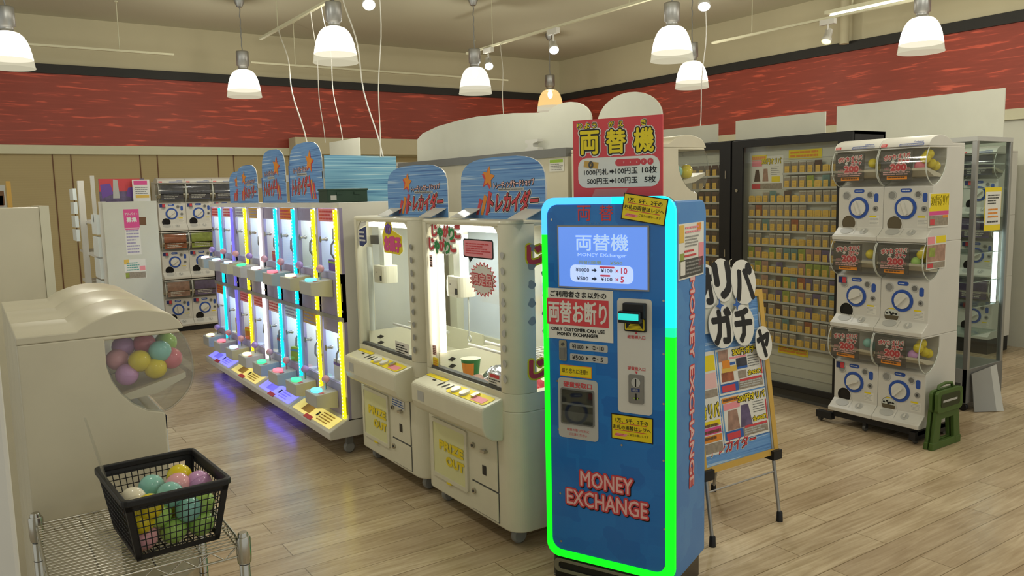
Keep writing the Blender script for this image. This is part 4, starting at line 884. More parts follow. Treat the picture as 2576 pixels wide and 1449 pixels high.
# ---------------------------------------------------------------- capsules
def cap_mesh(r, m1, m2, key, _c={}):
    if key not in _c:
        k, n = 12, 20
        pr = [(r*math.sin(PI*i/k), -r*math.cos(PI*i/k)) for i in range(k+1)]; h = k//2
        mb = MB().lathe(pr[:h+1], (0, 0, 0), m2, n=n, cap=False).lathe([(r*1.015, -0.0015), (r*1.015, 0.0015)], (0, 0, 0), m1, n=n, cap=False).lathe(pr[h:], (0, 0, 0), m1, n=n, cap=False)
        o = mb.build('capsule'); _c[key] = o; o['_first'] = 1; return o
    o = _c[key].copy(); COL.objects.link(o); return o
def capsule(loc, r, c1, label, group, c2=None, rot=None):
    c2 = c2 or c1
    o = cap_mesh(r, 'cap_'+c1, 'cap_'+c2, (r, c1, c2)); o.location = loc; o.rotation_euler = rot or (random.uniform(-1, 1), random.uniform(-1, 1), random.uniform(-3, 3))
    if '_first' in o: del o['_first']
    return tag(o, label, 'capsule', group)
CNM = dict(yellow='yellow', pink='pink', teal='pale teal', violet='violet', green='light green', red='red', white='cream')
def in_machine(base, rz, pts, r, where, group):
    """pts: (x, y, z, colour, place word) in the machine's own frame"""
    R = Matrix.Rotation(rz, 4, 'Z')
    for x, y, z, c, pl in pts: capsule(Vector(base)+R @ Vector((x, y, z)), r, c, '%s capsule %s of the %s' % (CNM[c], pl, where), group)
FB = (FX, FYY, 0.09+GP)
in_machine(FB, PI/2, [(0.04, 0.135, 0.487, 'yellow', 'upper middle'), (0.04, 0.08, 0.508, 'teal', 'upper right'), (0.045, 0.17, 0.452, 'violet', 'lower left'), (0.036, 0.096, 0.462, 'yellow', 'lower middle'),
  (0.05, 0.05, 0.482, 'red', 'far right'), (0.09, 0.185, 0.49, 'pink', 'at the left edge'), (0.10, 0.11, 0.525, 'red', 'at the back top'), (0.11, 0.165, 0.522, 'violet', 'at the back left'), (0.11, 0.05, 0.52, 'green', 'at the back right')], 0.031,
  'nearest cream capsule machine window', 'capsules in the nearest cream machine')
in_machine((BX, BY, 0.09+2*GP), PI/2, [(0.04, 0.20, 0.452, 'teal', 'at left'), (0.04, 0.13, 0.445, 'yellow', 'in the middle'), (0.06, 0.105, 0.457, 'yellow', 'at right')], 0.033, 'window of the cream machine behind the money exchanger', 'capsules in the cream machine behind the money exchange machine')
for c in (0, 1):
    for r in range(3):
        base = (TX, TY-c*GW, B+r*GP); w = 'window of the %s %s right-tower machine' % (RN[r], ('left', 'right')[c])
        if c == 1:
            cs = {2: ('yellow', 'yellow', 'red', 'yellow'), 1: ('yellow', 'yellow', 'green', 'violet'), 0: ('yellow', 'yellow', 'violet', 'yellow')}[r]
            pts = [(0.272, 0.06, 0.50, cs[0], 'upper front'), (0.275, 0.12, 0.47, cs[1], 'upper back'), (0.24, 0.055, 0.455, cs[2], 'lower front'), (0.275, 0.165, 0.455, cs[3], 'lower back'), (0.272, 0.095, 0.525, 'yellow', 'top')]
        else:
            cs = {2: ('yellow', 'yellow'), 1: ('yellow', 'white'), 0: ('teal', 'teal')}[r]
            pts = [(0.252, 0.06, 0.485, cs[0], 'in front'), (0.265, 0.11, 0.46, cs[1], 'at the back')]
        in_machine(base, -PI/2, pts, 0.03, w, 'capsules in the right tower')

# ---------------------------------------------------------------- wire rack, basket and capsules in the foreground
def rack():
    t = thing('wire_rack', 'chrome wire rack in the left foreground carrying the black basket', 'rack', (0.09, 1.925, 0)); W, D = 0.405, 0.455
    for nm, z in (('shelf', 0.768), ('lower_shelf', 0.42)):
        s = MB()
        for k in range(25): y = 0.02+(D-0.04)*k/24; s.tube([(0.0, y, z), (W, y, z)], 0.0017, 'chrome', 6)
        for x in (0.10, 0.21, 0.31): s.tube([(x, 0.0, z-0.005), (x, D, z-0.005)], 0.0025, 'chrome', 6)
        for y in (0.0, D):
            s.tube([(0, y, z), (W, y, z)], 0.003, 'chrome', 8).tube([(0, y, z-0.026), (W, y, z-0.026)], 0.003, 'chrome', 8).tube([(0.015+(W-0.03)*k/24, y, z-0.013+0.013*math.cos(k*PI/2)) for k in range(25)], 0.002, 'chrome', 6)
        for x in (0.0, W):
            s.tube([(x, 0, z), (x, D, z)], 0.003, 'chrome', 8).tube([(x, 0, z-0.026), (x, D, z-0.026)], 0.003, 'chrome', 8).tube([(x, 0.015+(D-0.03)*k/24, z-0.013+0.013*math.cos(k*PI/2)) for k in range(25)], 0.002, 'chrome', 6)
        s.build(nm, t)
    for x in (0.0, W):
        for y in (0.0, D):
            p = MB().lathe([(0.0125, 0.0), (0.0125, 0.795), (0.010, 0.80)], (x, y, 0), 'chrome', n=16)
            for k in range(16): p.lathe([(0.0128, 0.05*k+0.02), (0.0128, 0.05*k+0.0225)], (x, y, 0), 'dark_grey', n=16, cap=False)
            po = p.build('post', t); MB().lathe([(0.016, 0.725), (0.0175, 0.74), (0.0175, 0.785), (0.015, 0.79)], (x, y, 0), 'chrome', n=16).build('collar', po)
rack()
def basket():
    cx, cy, rz = 0.353, 2.102, math.radians(3.5); W, D, H = 0.236, 0.306, 0.155; z0 = 0.772
    t = thing('basket', 'black plastic mesh basket of capsules on the chrome wire rack', 'basket', (cx, cy, z0), rz)
    tp = 0.80
    def P(u, v, z): k = tp+(1-tp)*z/H; return (u*W/2*k, v*D/2*k, z)
    s = MB()
    for (ax, sg) in (('x', -1), ('x', 1), ('y', -1), ('y', 1)):
        nn = 13
        f = (lambda a, z: P(a, sg, z)) if ax == 'y' else (lambda a, z: P(sg, a, z))
        for k in range(nn+1): a = -0.86+1.72*k/nn; s.tube([f(a, 0.012), f(a, H-0.02)], 0.0013, 'black', 4)
        for k in range(8): z = 0.018+(H-0.04)*k/7; s.tube([f(-0.88, z), f(0.88, z)], 0.0013, 'black', 4)
        for a in (-0.95, 0.95):
            q = [f(a-0.075, 0.003), f(a+0.05, 0.003), f(a+0.05, H-0.008), f(a-0.075, H-0.008)] if a > 0 else [f(a-0.05, 0.003), f(a+0.075, 0.003), f(a+0.075, H-0.008), f(a-0.05, H-0.008)]
            q2 = [(p[0]*0.985, p[1]*0.985, p[2]) for p in q]
            s.add(q+q2, [(0, 1, 2, 3), (7, 6, 5, 4), (0, 3, 7, 4), (1, 5, 6, 2)], 'black')
        q = [f(-1, 0), f(1, 0), f(1, 0.014), f(-1, 0.014)]; s.add(q, [(0, 1, 2, 3)], 'black')
        q = [f(-1, H-0.026), f(1, H-0.026), f(1, H-0.008), f(-1, H-0.008)]; s.add(q, [(0, 1, 2, 3)], 'black')
    s.build('mesh_wall', t)
    s = MB()
    for k in range(12): a = -0.9+1.8*k/11; s.tube([P(a, -1, 0.003), P(a, 1, 0.003)], 0.0016, 'black', 4).tube([P(-1, a, 0.003), P(1, a, 0.003)], 0.0016, 'black', 4)
    s.build('mesh_floor', t)
    rim = rr(-W/2-0.006, -D/2-0.006, W/2+0.006, D/2+0.006, 0.018); rin = rr(-W/2+0.006, -D/2+0.006, W/2-0.006, D/2-0.006, 0.012)
    MB().ring(FZ(H), rim, rin, -0.012, 0.004, 'black').build('rim', t, bev=0.003)
    R = Matrix.Rotation(rz, 4, 'Z'); r = 0.031; G = 'capsules in the black basket'
    pts = []
    low = [(-0.065, -0.075), (0.0, -0.08), (0.066, -0.078), (-0.07, -0.012), (-0.004, -0.014), (0.062, -0.012), (-0.066, 0.054), (0.0, 0.05), (0.064, 0.055)]
    lc = ['pink', 'green', 'green', 'pink', 'white', 'green', 'red', 'violet', 'teal']
    ln = ['at the front left corner', 'at the front middle', 'at the front right corner', 'at the left side', 'in the centre', 'at the right side', 'at the back left corner', 'at the back middle', 'at the back right corner']
    for (x, y), c, n in zip(low, lc, ln): pts.append((x, y, 0.035, c, 'on the bottom '+n))
    up = [(-0.078, -0.092), (-0.03, -0.075), (0.035, -0.09), (0.082, -0.07), (-0.055, -0.02), (0.012, -0.03), (0.07, -0.005), (-0.03, 0.04), (0.035, 0.04)]
    uc = ['yellow', 'green', 'teal', 'green', 'teal', 'yellow', 'green', 'pink', 'yellow']
    un = ['front left', 'front middle', 'front right of middle', 'front right', 'left', 'middle', 'right', 'back left', 'back right']
    for (x, y), c, n in zip(up, uc, un): pts.append((x, y, 0.082, c, 'in the second layer, '+n))
    for x, y, z, c, n in ((-0.096, -0.05, 0.122, 'white', 'on top at the left'), (-0.055, -0.105, 0.128-0.012, 'yellow', 'on top at the front left'), (0.0, -0.072, 0.122, 'teal', 'on top at the front'), (-0.02, 0.02, 0.12, 'teal', 'on top behind the front ones'), (0.05, 0.03, 0.128, 'yellow', 'highest on the pile, at the right'), (0.078, -0.035, 0.122, 'violet', 'on top at the far right'), (0.03, -0.03, 0.126, 'pink', 'on top in the middle')):
        pts.append((x, y, z, c, n))
    for x, y, z, c, n in pts:
        k = min(1.0, (tp+(1-tp)*z/H)); lim = W/2*k-r-0.003; ld = D/2*k-r-0.003
        x = max(-lim, min(lim, x)); y = max(-ld, min(ld, y))
        capsule(Vector((cx, cy, z0))+R @ Vector((x, y, z)), r, c, '%s capsule %s of the black mesh basket' % (CNM[c], n), G)
    # clear sheet leaning out of the basket
    t2 = thing('acrylic_sheet', 'clear acrylic sheet leaning in the left side of the black basket', 'sheet', (cx, cy, z0), rz)
    MB().add([(-0.098, -0.06, 0.03), (-0.098, 0.02, 0.03), (-0.142, 0.115, 0.30), (-0.141, 0.105, 0.30), (-0.095, -0.06, 0.03), (-0.095, 0.02, 0.03), (-0.139, 0.115, 0.30), (-0.138, 0.105, 0.30)], [(0, 1, 2, 3), (7, 6, 5, 4), (0, 4, 5, 1), (1, 5, 6, 2), (2, 6, 7, 3), (3, 7, 4, 0)], 'plastic_clear').build('sheet', t2)
basket()
tag(MB().box(-0.11, 0.11, -0.09, 0.09, 0, 0.12, 'tan').box(-0.10, 0.10, -0.08, 0.08, 0.115, 0.122, 'picture_green').build('carton', loc=(0.31, 2.13, 0.425)), 'tan carton on the lower shelf of the chrome wire rack', 'box')
# white cabinet edge and beige panel at the far left of the view
t = thing('cabinet', 'white cabinet cut off by the left edge of the photo', 'cabinet', (-0.62, 1.3, 0)); MB().box(0, 0.645, 0, 0.45, 0, 1.44, 'white').build('body', t, bev=0.006)
t = thing('display_panel', 'beige display panel standing behind the cream capsule machines', 'panel', (-0.735, 3.9, 0))
MB().box(0, 1.0, 0, 0.5, 0.0, 1.583, 'cream').build('panel', t, bev=0.004); MB().box(1.0, 1.035, -0.004, 0.5, 0.0, 1.588, 'ivory').build('edge_post', t)
t = thing('picture_card', 'small picture card standing on the beige display panel', 'picture card', (-0.135, 4.02, 1.584)); MB().box(0, 0.29, 0, 0.01, 0, 0.095, 'light_grey').rect(FY(), 0.01, 0.005, 0.28, 0.05, 'picture_pink').rect(FY(), 0.24, 0.01, 0.285, 0.07, 'brown').build('card', t); MB().box(0.295, 0.312, 0, 0.02, 0, 0.11, 'tan').build('wooden_post', t)

# ---------------------------------------------------------------- left aisle shelf with poster boards
t = thing('shelf_unit', 'white shelf unit end panel with two posters, left of the far capsule machines', 'shelf', (0.98, 7.6, 0))
MB().box(0, 0.425, 0, 0.03, 0.0, 1.596, 'board_white').build('end_panel', t)
each('post', t, [MB().box(-0.02, 0.03, 0.03, 0.10, 0, 1.60, 'white'), MB().box(0.38, 0.42, 0.03, 0.10, 0, 1.55, 'white'), MB().box(-0.06, -0.01, 1.05, 1.12, 0, 1.80, 'white')])
for z in (0.2, 0.5, 0.8, 1.1, 1.4): MB().box(-0.02, 0.40, 0.10, 1.7, z, z+0.025, 'white').build('shelf_board', t)
MB().box(0.37, 0.40, 0.10, 1.7, 0.05, 1.39, 'light_grey').build('back_board', t)
for k in range(4): MB().box(-0.045, -0.02, 0.10, 0.42, 0.75+0.19*k, 0.92+0.19*k, 'price_white').build('price_rail', t); MB().box(-0.10, -0.07, 1.12, 1.42, 1.23+0.13*k, 1.34+0.13*k, 'price_white').build('price_rail', t)
F = FY()
MB().rect(F, 0.155, 1.37, 0.275, 1.53, 'hot_pink').text(F, '募集', 0.215, 1.44, 0.08, 0.04, 'paper', off=0.03).text(F, 'アルバイト', 0.215, 1.49, 0.10, 0.022, 'paper', off=0.02).rect(F, 0.155, 1.14, 0.275, 1.37, 'paper').lines(F, 0.165, 1.15, 0.265, 1.36, 8, 'lavender', 0.0015).rect(F, 0.16, 1.355, 0.27, 1.366, 'hot_pink', 0.0015).rect(F, 0.275, 1.39, 0.33, 1.46, 'brown').build('poster', t, label='pink recruiting poster')
MB().rect(F, 0.13, 0.935, 0.30, 1.10, 'paper').rect(F, 0.13, 1.06, 0.17, 1.10, 'tag_yellow', 0.0012).rect(F, 0.135, 0.937, 0.295, 0.99, 'card_grey', 0.0012).rect(F, 0.135, 0.945, 0.165, 0.985, 'picture_green', 0.0016).rect(F, 0.25, 1.0, 0.295, 1.04, 'pink', 0.0012).lines(F, 0.15, 1.0, 0.25, 1.08, 4, 'teal', 0.0016).build('poster', t, label='pale picture poster')
t = thing('poster_stand', 'red and purple poster board standing behind the white shelf end panel', 'poster', (0.965, 7.85, 1.4255))
MB().box(0.03, 0.395, 0, 0.012, 0.0, 0.37, 'picture_violet').rect(FY(), 0.03, 0.26, 0.36, 0.37, 'red').poly(FY(), [(0.05, 0.2), (0.14, 0.24), (0.12, 0.33), (0.04, 0.32)], 'purple', 0.0015).poly(FY(), [(0.24, 0.22), (0.30, 0.20), (0.31, 0.3), (0.26, 0.29)], 'purple', 0.0015).poly(FY(), [(0.135, 0.2), (0.19, 0.2), (0.18, 0.36), (0.145, 0.365)], 'light_grey', 0.002).build('board', t); MB().box(-0.03, 0.0, 0, 0.03, 0, 0.40, 'white').build('side_post', t)
t = thing('poster_stand', 'white and yellow poster leaning in front of the red and purple poster board', 'poster', (1.255, 7.80, 1.4255))
MB().box(0, 0.14, 0, 0.008, 0, 0.36, 'paper').rect(FY(), 0.01, 0.315, 0.12, 0.35, 'hot_pink').rect(FY(), 0.02, 0.2, 0.13, 0.225, 'tag_yellow').lines(FY(), 0.02, 0.23, 0.12, 0.30, 4, 'grey').build('board', t)

# ---------------------------------------------------------------- easel board with cut-out lettering
def easel():
    ux, sl = 2.90, 0.145
    t = thing('easel_sign', 'yellow-framed sale board on metal legs beside the blue money exchange machine', 'sign board', (ux, 2.392, 0))
    k = math.sqrt(1+sl*sl); V = Vector((0, sl/k, 1/k)); fr = (Vector((0, 0, 0)), X3, V)      # b is measured along the slope
    W0, W1 = -0.262, 0.262
    MB().plate(fr, W0, 0.325, W1, 1.12, -0.02, 0.0, 'tan').build('back_board', t)
    MB().ring(fr, [(W0, 0.325), (W1, 0.325), (W1, 1.12), (W0, 1.12)], [(W0+0.03, 0.352), (W1-0.03, 0.352), (W1-0.03, 1.09), (W0+0.03, 1.09)], -0.005, 0.012, 'wood_edge').build('frame', t)
    s = MB().rect(fr, W0+0.03, 0.352, W1-0.03, 1.09, 'arch_blue', 0.001); s.otext(fr, 'トレカイダー', -0.03, 0.425, 0.30, 0.06, [('paper', 0.09), ('ink', 0.05), ('red', 0.01)], t=0.0015, skew=0.25); s.build('shop_print', t)
    def poster(x0, z0, x1, z1, head, lab, two):
        w, h = x1-x0, z1-z0; s = MB().plate(fr, x0, z0, x1, z1, 0.001, 0.003, 'paper'); T = 0.0038
        s.rect(fr, x0+0.012, z0+0.01, x1-0.01, z0+h*0.24, 'card_grey', T).rect(fr, x0+0.012, z0+0.01, x0+w*0.42, z0+h*0.24, 'blue', T+0.0004).rect(fr, x0+0.02, z0+h*0.06, x0+w*0.35, z0+h*0.2, 'red', T+0.0008).lines(fr, x0+w*0.45, z0+0.016, x1-0.014, z0+h*0.22, 3, 'light_grey', T+0.0008, 0.6).rect(fr, x0+w*0.46, z0+h*0.22, x1-0.012, z0+h*0.27, 'red', T+0.0006)
        s.rect(fr, x0+0.006, z0+0.01, x0+0.014, z1-0.01, 'sky', T)
        if two:
            s.poly(fr, [(x0+w*0.10, z0+h*0.25), (x0+w*0.36, z0+h*0.25), (x0+w*0.33, z0+h*0.68), (x0+w*0.14, z0+h*0.68)], 'picture_pink', T).poly(fr, [(x0+w*0.38, z0+h*0.25), (x0+w*0.64, z0+h*0.25), (x0+w*0.58, z0+h*0.74), (x0+w*0.42, z0+h*0.74)], 'picture_violet', T)
            s.rect(fr, x0+w*0.03, z0+h*0.86, x0+w*0.40, z1-h*0.03, 'orange', T+0.0004).lines(fr, x0+w*0.05, z0+h*0.87, x0+w*0.38, z1-h*0.04, 1, 'brown', T+0.001, 0.6).poly(fr, [(x0+w*0.04, z0+h*0.70), (x0+w*0.40, z0+h*0.72), (x0+w*0.40, z0+h*0.85), (x0+w*0.05, z0+h*0.84)], 'pink', T+0.0005)
        else:
            s.rect(fr, x0+w*0.05, z0+h*0.72, x0+w*0.26, z1-h*0.03, 'picture_pink', T).rect(fr, x0+w*0.12, z0+h*0.57, x0+w*0.28, z0+h*0.74, 'orange', T+0.0005).rect(fr, x0+w*0.10, z0+h*0.48, x0+w*0.42, z0+h*0.60, 'tag_yellow', T+0.0004).rect(fr, x0+w*0.28, z0+h*0.62, x0+w*0.40, z0+h*0.68, 'blue', T).rect(fr, x0+w*0.42, z0+h*0.52, x0+w*0.66, z0+h*0.74, 'picture_night', T).rect(fr, x0+w*0.43, z0+h*0.50, x0+w*0.66, z0+h*0.55, 'blue', T+0.0004).rect(fr, x0+w*0.08, z0+h*0.28, x0+w*0.34, z0+h*0.48, 'picture_orange', T).rect(fr, x0+w*0.44, z0+h*0.29, x0+w*0.62, z0+h*0.46, 'card_grey', T).rect(fr, x0+w*0.28, z0+h*0.75, x0+w*0.66, z0+h*0.79, 'pink', T)
        s.otext(fr, head, x0+w*0.66, z0+h*0.885, w*0.60, h*0.15, [('ink', 0.10), ('yellow', 0.03)], t=T+0.001)
        s.lines(fr, x0+w*0.68, z0+h*0.50, x1-w*0.06, z0+h*0.78, 5, 'mid_grey', T+0.0004, 0.3).otext(fr, '全400口', x0+w*0.80, z0+h*0.38, w*0.30, h*0.10, [('ink', 0.10), ('yellow', 0.03)], t=T+0.001)
        s.rect(fr, x1-0.012, z0+h*0.3, x1-0.004, z0+h*0.75, 'red', T)
        s.build('poster', t, label=lab)
    poster(-0.095, 0.656, 0.218, 0.868, '300円ガチャ', 'upper right poster headed in yellow letters', False)
    poster(-0.095, 0.437, 0.222, 0.648, '200円オリパ', 'lower right poster headed in yellow letters', True)
    s = MB().plate(fr, -0.235, 0.40, -0.102, 0.868, 0.001, 0.003, 'paper')
    s.rect(fr, -0.225, 0.78, -0.108, 0.85, 'yellow', 0.004).rect(fr, -0.225, 0.70, -0.108, 0.77, 'pale_pink', 0.004).rect(fr, -0.225, 0.66, -0.108, 0.695, 'card_grey', 0.004).otext(fr, 'オリパ', -0.165, 0.60, 0.11, 0.065, [('ink', 0.1), ('yellow', 0.03)], t=0.004).rect(fr, -0.225, 0.53, -0.108, 0.555, 'yellow', 0.004).rect(fr, -0.225, 0.495, -0.108, 0.525, 'hot_pink', 0.004).rect(fr, -0.225, 0.46, -0.108, 0.49, 'orange', 0.004).rect(fr, -0.225, 0.41, -0.108, 0.455, 'card_grey', 0.004).lines(fr, -0.22, 0.465, -0.11, 0.55, 3, 'brown', 0.005).build('poster', t, label='left poster half hidden by the machine')
    for x in (-0.235, 0.232):
        a, b = Vector((x, 0, 0)), Vector((x, sl*1.0, 1.0)); lg = MB().tube([a+V*0.02, b], 0.009, 'alu', 10).build('front_leg', t)
        MB().lathe([(0.016, 0.0), (0.014, 0.045), (0.010, 0.05)], (x, 0.003, 0), 'black', n=12).build('rubber_foot', lg)
    for x, xt in ((-0.05, -0.10), (0.082, 0.10)):
        lg = MB().tube([(x*3.4, 0.46, 0.02), (xt, sl+0.005, 0.98)], 0.008, 'alu', 10).build('rear_leg', t)
        MB().lathe([(0.015, 0.0), (0.013, 0.04)], (x*3.4, 0.46, 0), 'black', n=12).build('rubber_foot', lg)
    MB().tube([(-0.235, 0.035, 0.24), (0.232, 0.035, 0.24)], 0.004, 'alu', 8).build('stretcher', t)
    for x in (-0.235, 0.235): MB().box(x-0.03, x+0.03, 0.02, 0.075, 0.30, 0.345, 'black').build('bracket', t)
    # cut-out bubbles
    t2 = thing('cutout_sign', 'white cut-out bubbles with black letters fixed along the top of the sale board', 'sign', (ux, 2.392, 0))
    for ch, x, z, rx, rz, lift in (('オ', -0.125, 1.165, 0.075, 0.105, 0.020), ('リ', -0.018, 1.185, 0.07, 0.105, 0.023), ('パ', 0.118, 1.165, 0.085, 0.11, 0.026), ('ガ', -0.06, 0.975, 0.085, 0.105, 0.029), ('チ', 0.08, 0.965, 0.075, 0.10, 0.032), ('ャ', 0.205, 0.865, 0.058, 0.085, 0.035)):
        b = MB().slab(fr, [(x+rx*math.cos(a)*(1+0.04*math.sin(3*a+x*9)), z+rz*math.sin(a)*(1+0.04*math.cos(2*a))) for a in [2*PI*i/28 for i in range(28)]], lift-0.003, lift, 'paper')
        b.text(fr, ch, x+0.002, z, rx*1.45, rz*1.5, 'ink', lift+0.001, off=0.05, skew=-0.08).build('letter_bubble', t2)
    for x, z in ((-0.07, 1.07), (0.045, 1.065)): MB().poly(fr, [(x, z+0.035), (x+0.008, z+0.008), (x+0.028, z), (x+0.008, z-0.008), (x, z-0.03), (x-0.008, z-0.008), (x-0.028, z), (x-0.008, z+0.008)], 'blue', 0.037).build('blue_sparkle', t2)
    MB().plate(fr, -0.17, 0.95, 0.15, 1.14, 0.013, 0.016, 'board_white').build('backing', t2)
easel()

# ---------------------------------------------------------------- black card cabinets
CX, CY = 5.0, 4.325
def card_cabinet(name, label, y1, w, hinge):
    t = thing('card_cabinet', label, 'cabinet', (CX, y1, 0), -PI/2); D = 0.38
    MB().box(0, w, 0.02, D, 0.08, 0.10, 'black').box(0, 0.03, 0.02, D, 0.10, 1.96, 'black').box(w-0.03, w, 0.02, D, 0.10, 1.96, 'black').box(0, w, 0.02, D, 1.94, 1.962, 'black').box(0.0, w, D-0.02, D, 0.1, 1.95, 'black').build('carcass', t)
    MB().box(0.02, w-0.02, 0.06, D-0.02, 0.0, 0.085, 'dark_grey').build('plinth', t)
    MB().box(0.03, w-0.03, 0.10, 0.115, 0.10, 1.94, 'pale_pink' if False else 'board_white').build('back_panel', t)
    for z in (0.17, 0.24, 0.31, 0.38, 1.80, 1.87): MB().box(0.03, w-0.03, 0.095, 0.10, z, z+0.004, 'light_grey').build('slat_line', t)
    d = MB().ring(FY(0.02), [(0.003, 0.09), (w-0.003, 0.09), (w-0.003, 1.955), (0.003, 1.955)], [(0.105, 0.13), (w-0.115, 0.13), (w-0.115, 1.90), (0.105, 1.90)], 0, 0.02, 'black').build('door', t, bev=0.002)
    MB().rect(FY(0.01), 0.105, 0.13, w-0.115, 1.90, 'glass', 0).build('door_glass', d)
    MB().disc(FY(0), 0.055, 1.575, 0.013, 'chrome', 0, 0.008, 16).build('lock', d)
    if hinge:
        MB().tube([(0.018, 0.0, 1.04), (0.018, -0.03, 1.03), (0.018, -0.03, 0.85), (0.018, 0.0, 0.84)], 0.005, 'chrome', 8).build('handle', d)
    else:
        for z in (1.70, 1.08): MB().box(w-0.05, w-0.042, -0.008, 0.0, z-0.03, z+0.03, 'chrome').build('hinge', d)
    for r in range(13):
        z = 1.692-0.1068*r; x0 = 0.12 if (r > 1 or not hinge) else 0.435
        MB().px([(0.052, z-0.009), (0.10, z-0.009), (0.10, z-0.007), (0.055, z-0.007), (0.055, z+0.006), (0.052, z+0.006)], x0, w-0.117, 'light_grey').build('card_rail', t)
    return t
RW = 1.04
cab = card_cabinet('a', 'black glass-door cabinet of trading cards behind the sale board', CY, RW, True)
F = FY(0.098)
MB().plate(F, 0.455, 1.795, 0.735, 1.862, 0, 0.002, 'yellow').lines(FY(0.096), 0.47, 1.803, 0.72, 1.855, 2, 'orange', 0.001, 0.6).build('yellow_sign', cab, label='wide yellow sign at the top')
MB().plate(F, 0.115, 1.80, 0.255, 1.84, 0, 0.002, 'yellow').lines(FY(0.096), 0.12, 1.805, 0.25, 1.835, 1, 'orange', 0.001, 0.6).build('yellow_sign', cab, label='small yellow sign above the poster')
MB().plate(F, 0.39, 0.335, 0.655, 0.395, 0, 0.002, 'yellow').lines(FY(0.096), 0.40, 0.343, 0.645, 0.388, 2, 'orange', 0.001, 0.6).build('yellow_sign', cab, label='yellow sign under the cards')
s = MB().plate(F, 0.113, 1.575, 0.41, 1.83, 0, 0.0015, 'paper'); G = FY(0.0965)
s.rect(G, 0.12, 1.755, 0.215, 1.80, 'pink').rect(G, 0.12, 1.795, 0.21, 1.815, 'orange', 0.001).otext(G, '300円オリパ', 0.30, 1.79, 0.18, 0.045, [('ink', 0.06), ('yellow', 0.02)], t=0.0015).poly(G, [(0.14, 1.64), (0.20, 1.64), (0.185, 1.73), (0.155, 1.73)], 'card_brown').poly(G, [(0.22, 1.64), (0.275, 1.64), (0.265, 1.735), (0.23, 1.735)], 'picture_pink').lines(G, 0.30, 1.685, 0.38, 1.755, 5, 'grey', 0.0015, 0.3).rect(G, 0.305, 1.635, 0.38, 1.675, 'yellow', 0.0012).rect(G, 0.118, 1.58, 0.40, 1.625, 'card_grey').rect(G, 0.118, 1.585, 0.20, 1.62, 'red', 0.0012)
s.build('poster', cab)
LW = 1.02
card_cabinet('a', 'black glass-door card cabinet partly hidden by the blue money exchange machine', CY+0.01+LW, LW, False)
# the cards: one of each kind built, then copied with its tag
def card_proto(kind):
    pic = {'grey': 'card_grey', 'brown': 'card_brown', 'teal': 'picture_teal', 'orange': 'picture_orange', 'green': 'picture_green', 'violet': 'picture_violet', 'pink': 'picture_pink', 'blank': None}[kind]
    s = MB()
    if pic: s.box(-0.03, 0.03, 0, 0.002, 0, 0.088, pic).rect(FY(), -0.026, 0.052, 0.026, 0.083, pic).rect(FY(), -0.028, 0.078, 0.028, 0.085, 'acrylic' if kind in ('grey',) else pic)
    else: s.box(-0.03, 0.03, 0, 0.002, 0, 0.05, 'tag_yellow')
    o = s.build('trading_card'); o['category'] = 'card'
    g = MB().slab(FY(-0.003), [(-0.019, 0.004), (0.019, 0.004), (0.019, 0.054), (-0.019, 0.054)], 0, 0.0015, 'tag_yellow').lines(FY(-0.0045), -0.014, 0.01, 0.014, 0.046, 3, 'tan', 0.0008, 0.4).build('price_tag', o)
    tree(o); return o
PROT = {k: card_proto(k) for k in ('grey', 'brown', 'teal', 'orange', 'green', 'violet', 'pink', 'blank')}
ROWN = ['top', 'second', 'third', 'fourth', 'fifth', 'sixth', 'seventh', 'eighth', 'ninth', 'tenth', 'eleventh', 'twelfth', 'bottom']
ROWS = ['ggggbxg', 'gggGxtg', 'xxgtxbxggggg', 'goggggggxxxg', 'ggtgggoggggg', 'ggxgggxxgggg', 'GpxGgttGppvv', 'xGpxvxxpGGGg', 'gxpxbGtovggv', 'gbpxvGgpgvgt', 'ggbgbggxvxgg', 'ggxggtxgoggg', 'gggggggxgggg']
KEY = dict(g='grey', b='brown', x='blank', t='teal', o='orange', G='green', p='pink', v='violet')
CNAME = {k: v+' card with yellow price tag' for k, v in dict(grey='grey', brown='dark brown', teal='teal', orange='orange', green='green', violet='violet', pink='pink').items()}; CNAME['blank'] = 'yellow packet in a bare slot'
def put_card(kind, x, y, z, label, group):
    p = PROT[kind]
    if p.name not in _used:
        _used.add(p.name); p.location = (x, y, z); p.rotation_euler = (0, 0, -PI/2); p['label'] = label; p['group'] = group; return
    dup(p, (x, y, z), -PI/2, label, group)
for r, row in enumerate(ROWS):
    z = 1.692-0.1068*r+0.0005
    x0 = 0.150 if len(row) > 7 else 0.470; st = 0.0655
    for k, ch in enumerate(row):
        kd = KEY[ch]
        put_card(kd, CX+0.062, CY-(x0+st*k), z, '%s, %s shelf of the right card cabinet' % (CNAME[kd], ROWN[r]), 'cards on the %s shelf of the right-hand cabinet' % ROWN[r])
for r in range(13):
    for k in range(5):
        put_card('brown' if (r, k) != (5, 4) else 'blank', CX+0.062, CY+0.155+0.072*k, 1.692-0.1068*r+0.0005, '%s, %s shelf of the left card cabinet' % (CNAME['brown' if (r, k) != (5, 4) else 'blank'], ROWN[r]), 'cards on the %s shelf of the left-hand cabinet' % ROWN[r])
for y0, y1, z, x, lb in ((3.57, 4.375, 0.155, 5.10, 'white sheet standing on the right-hand black card cabinet'), (4.575, 5.20, 0.150, 5.12, 'white sheet standing on the left-hand black card cabinet')):
    tag(MB().box(0, 0.008, y0, y1, 1.9625, 1.9625+z, 'board_white').build('header_sheet', loc=(x, 0, 0)), lb, 'sheet')

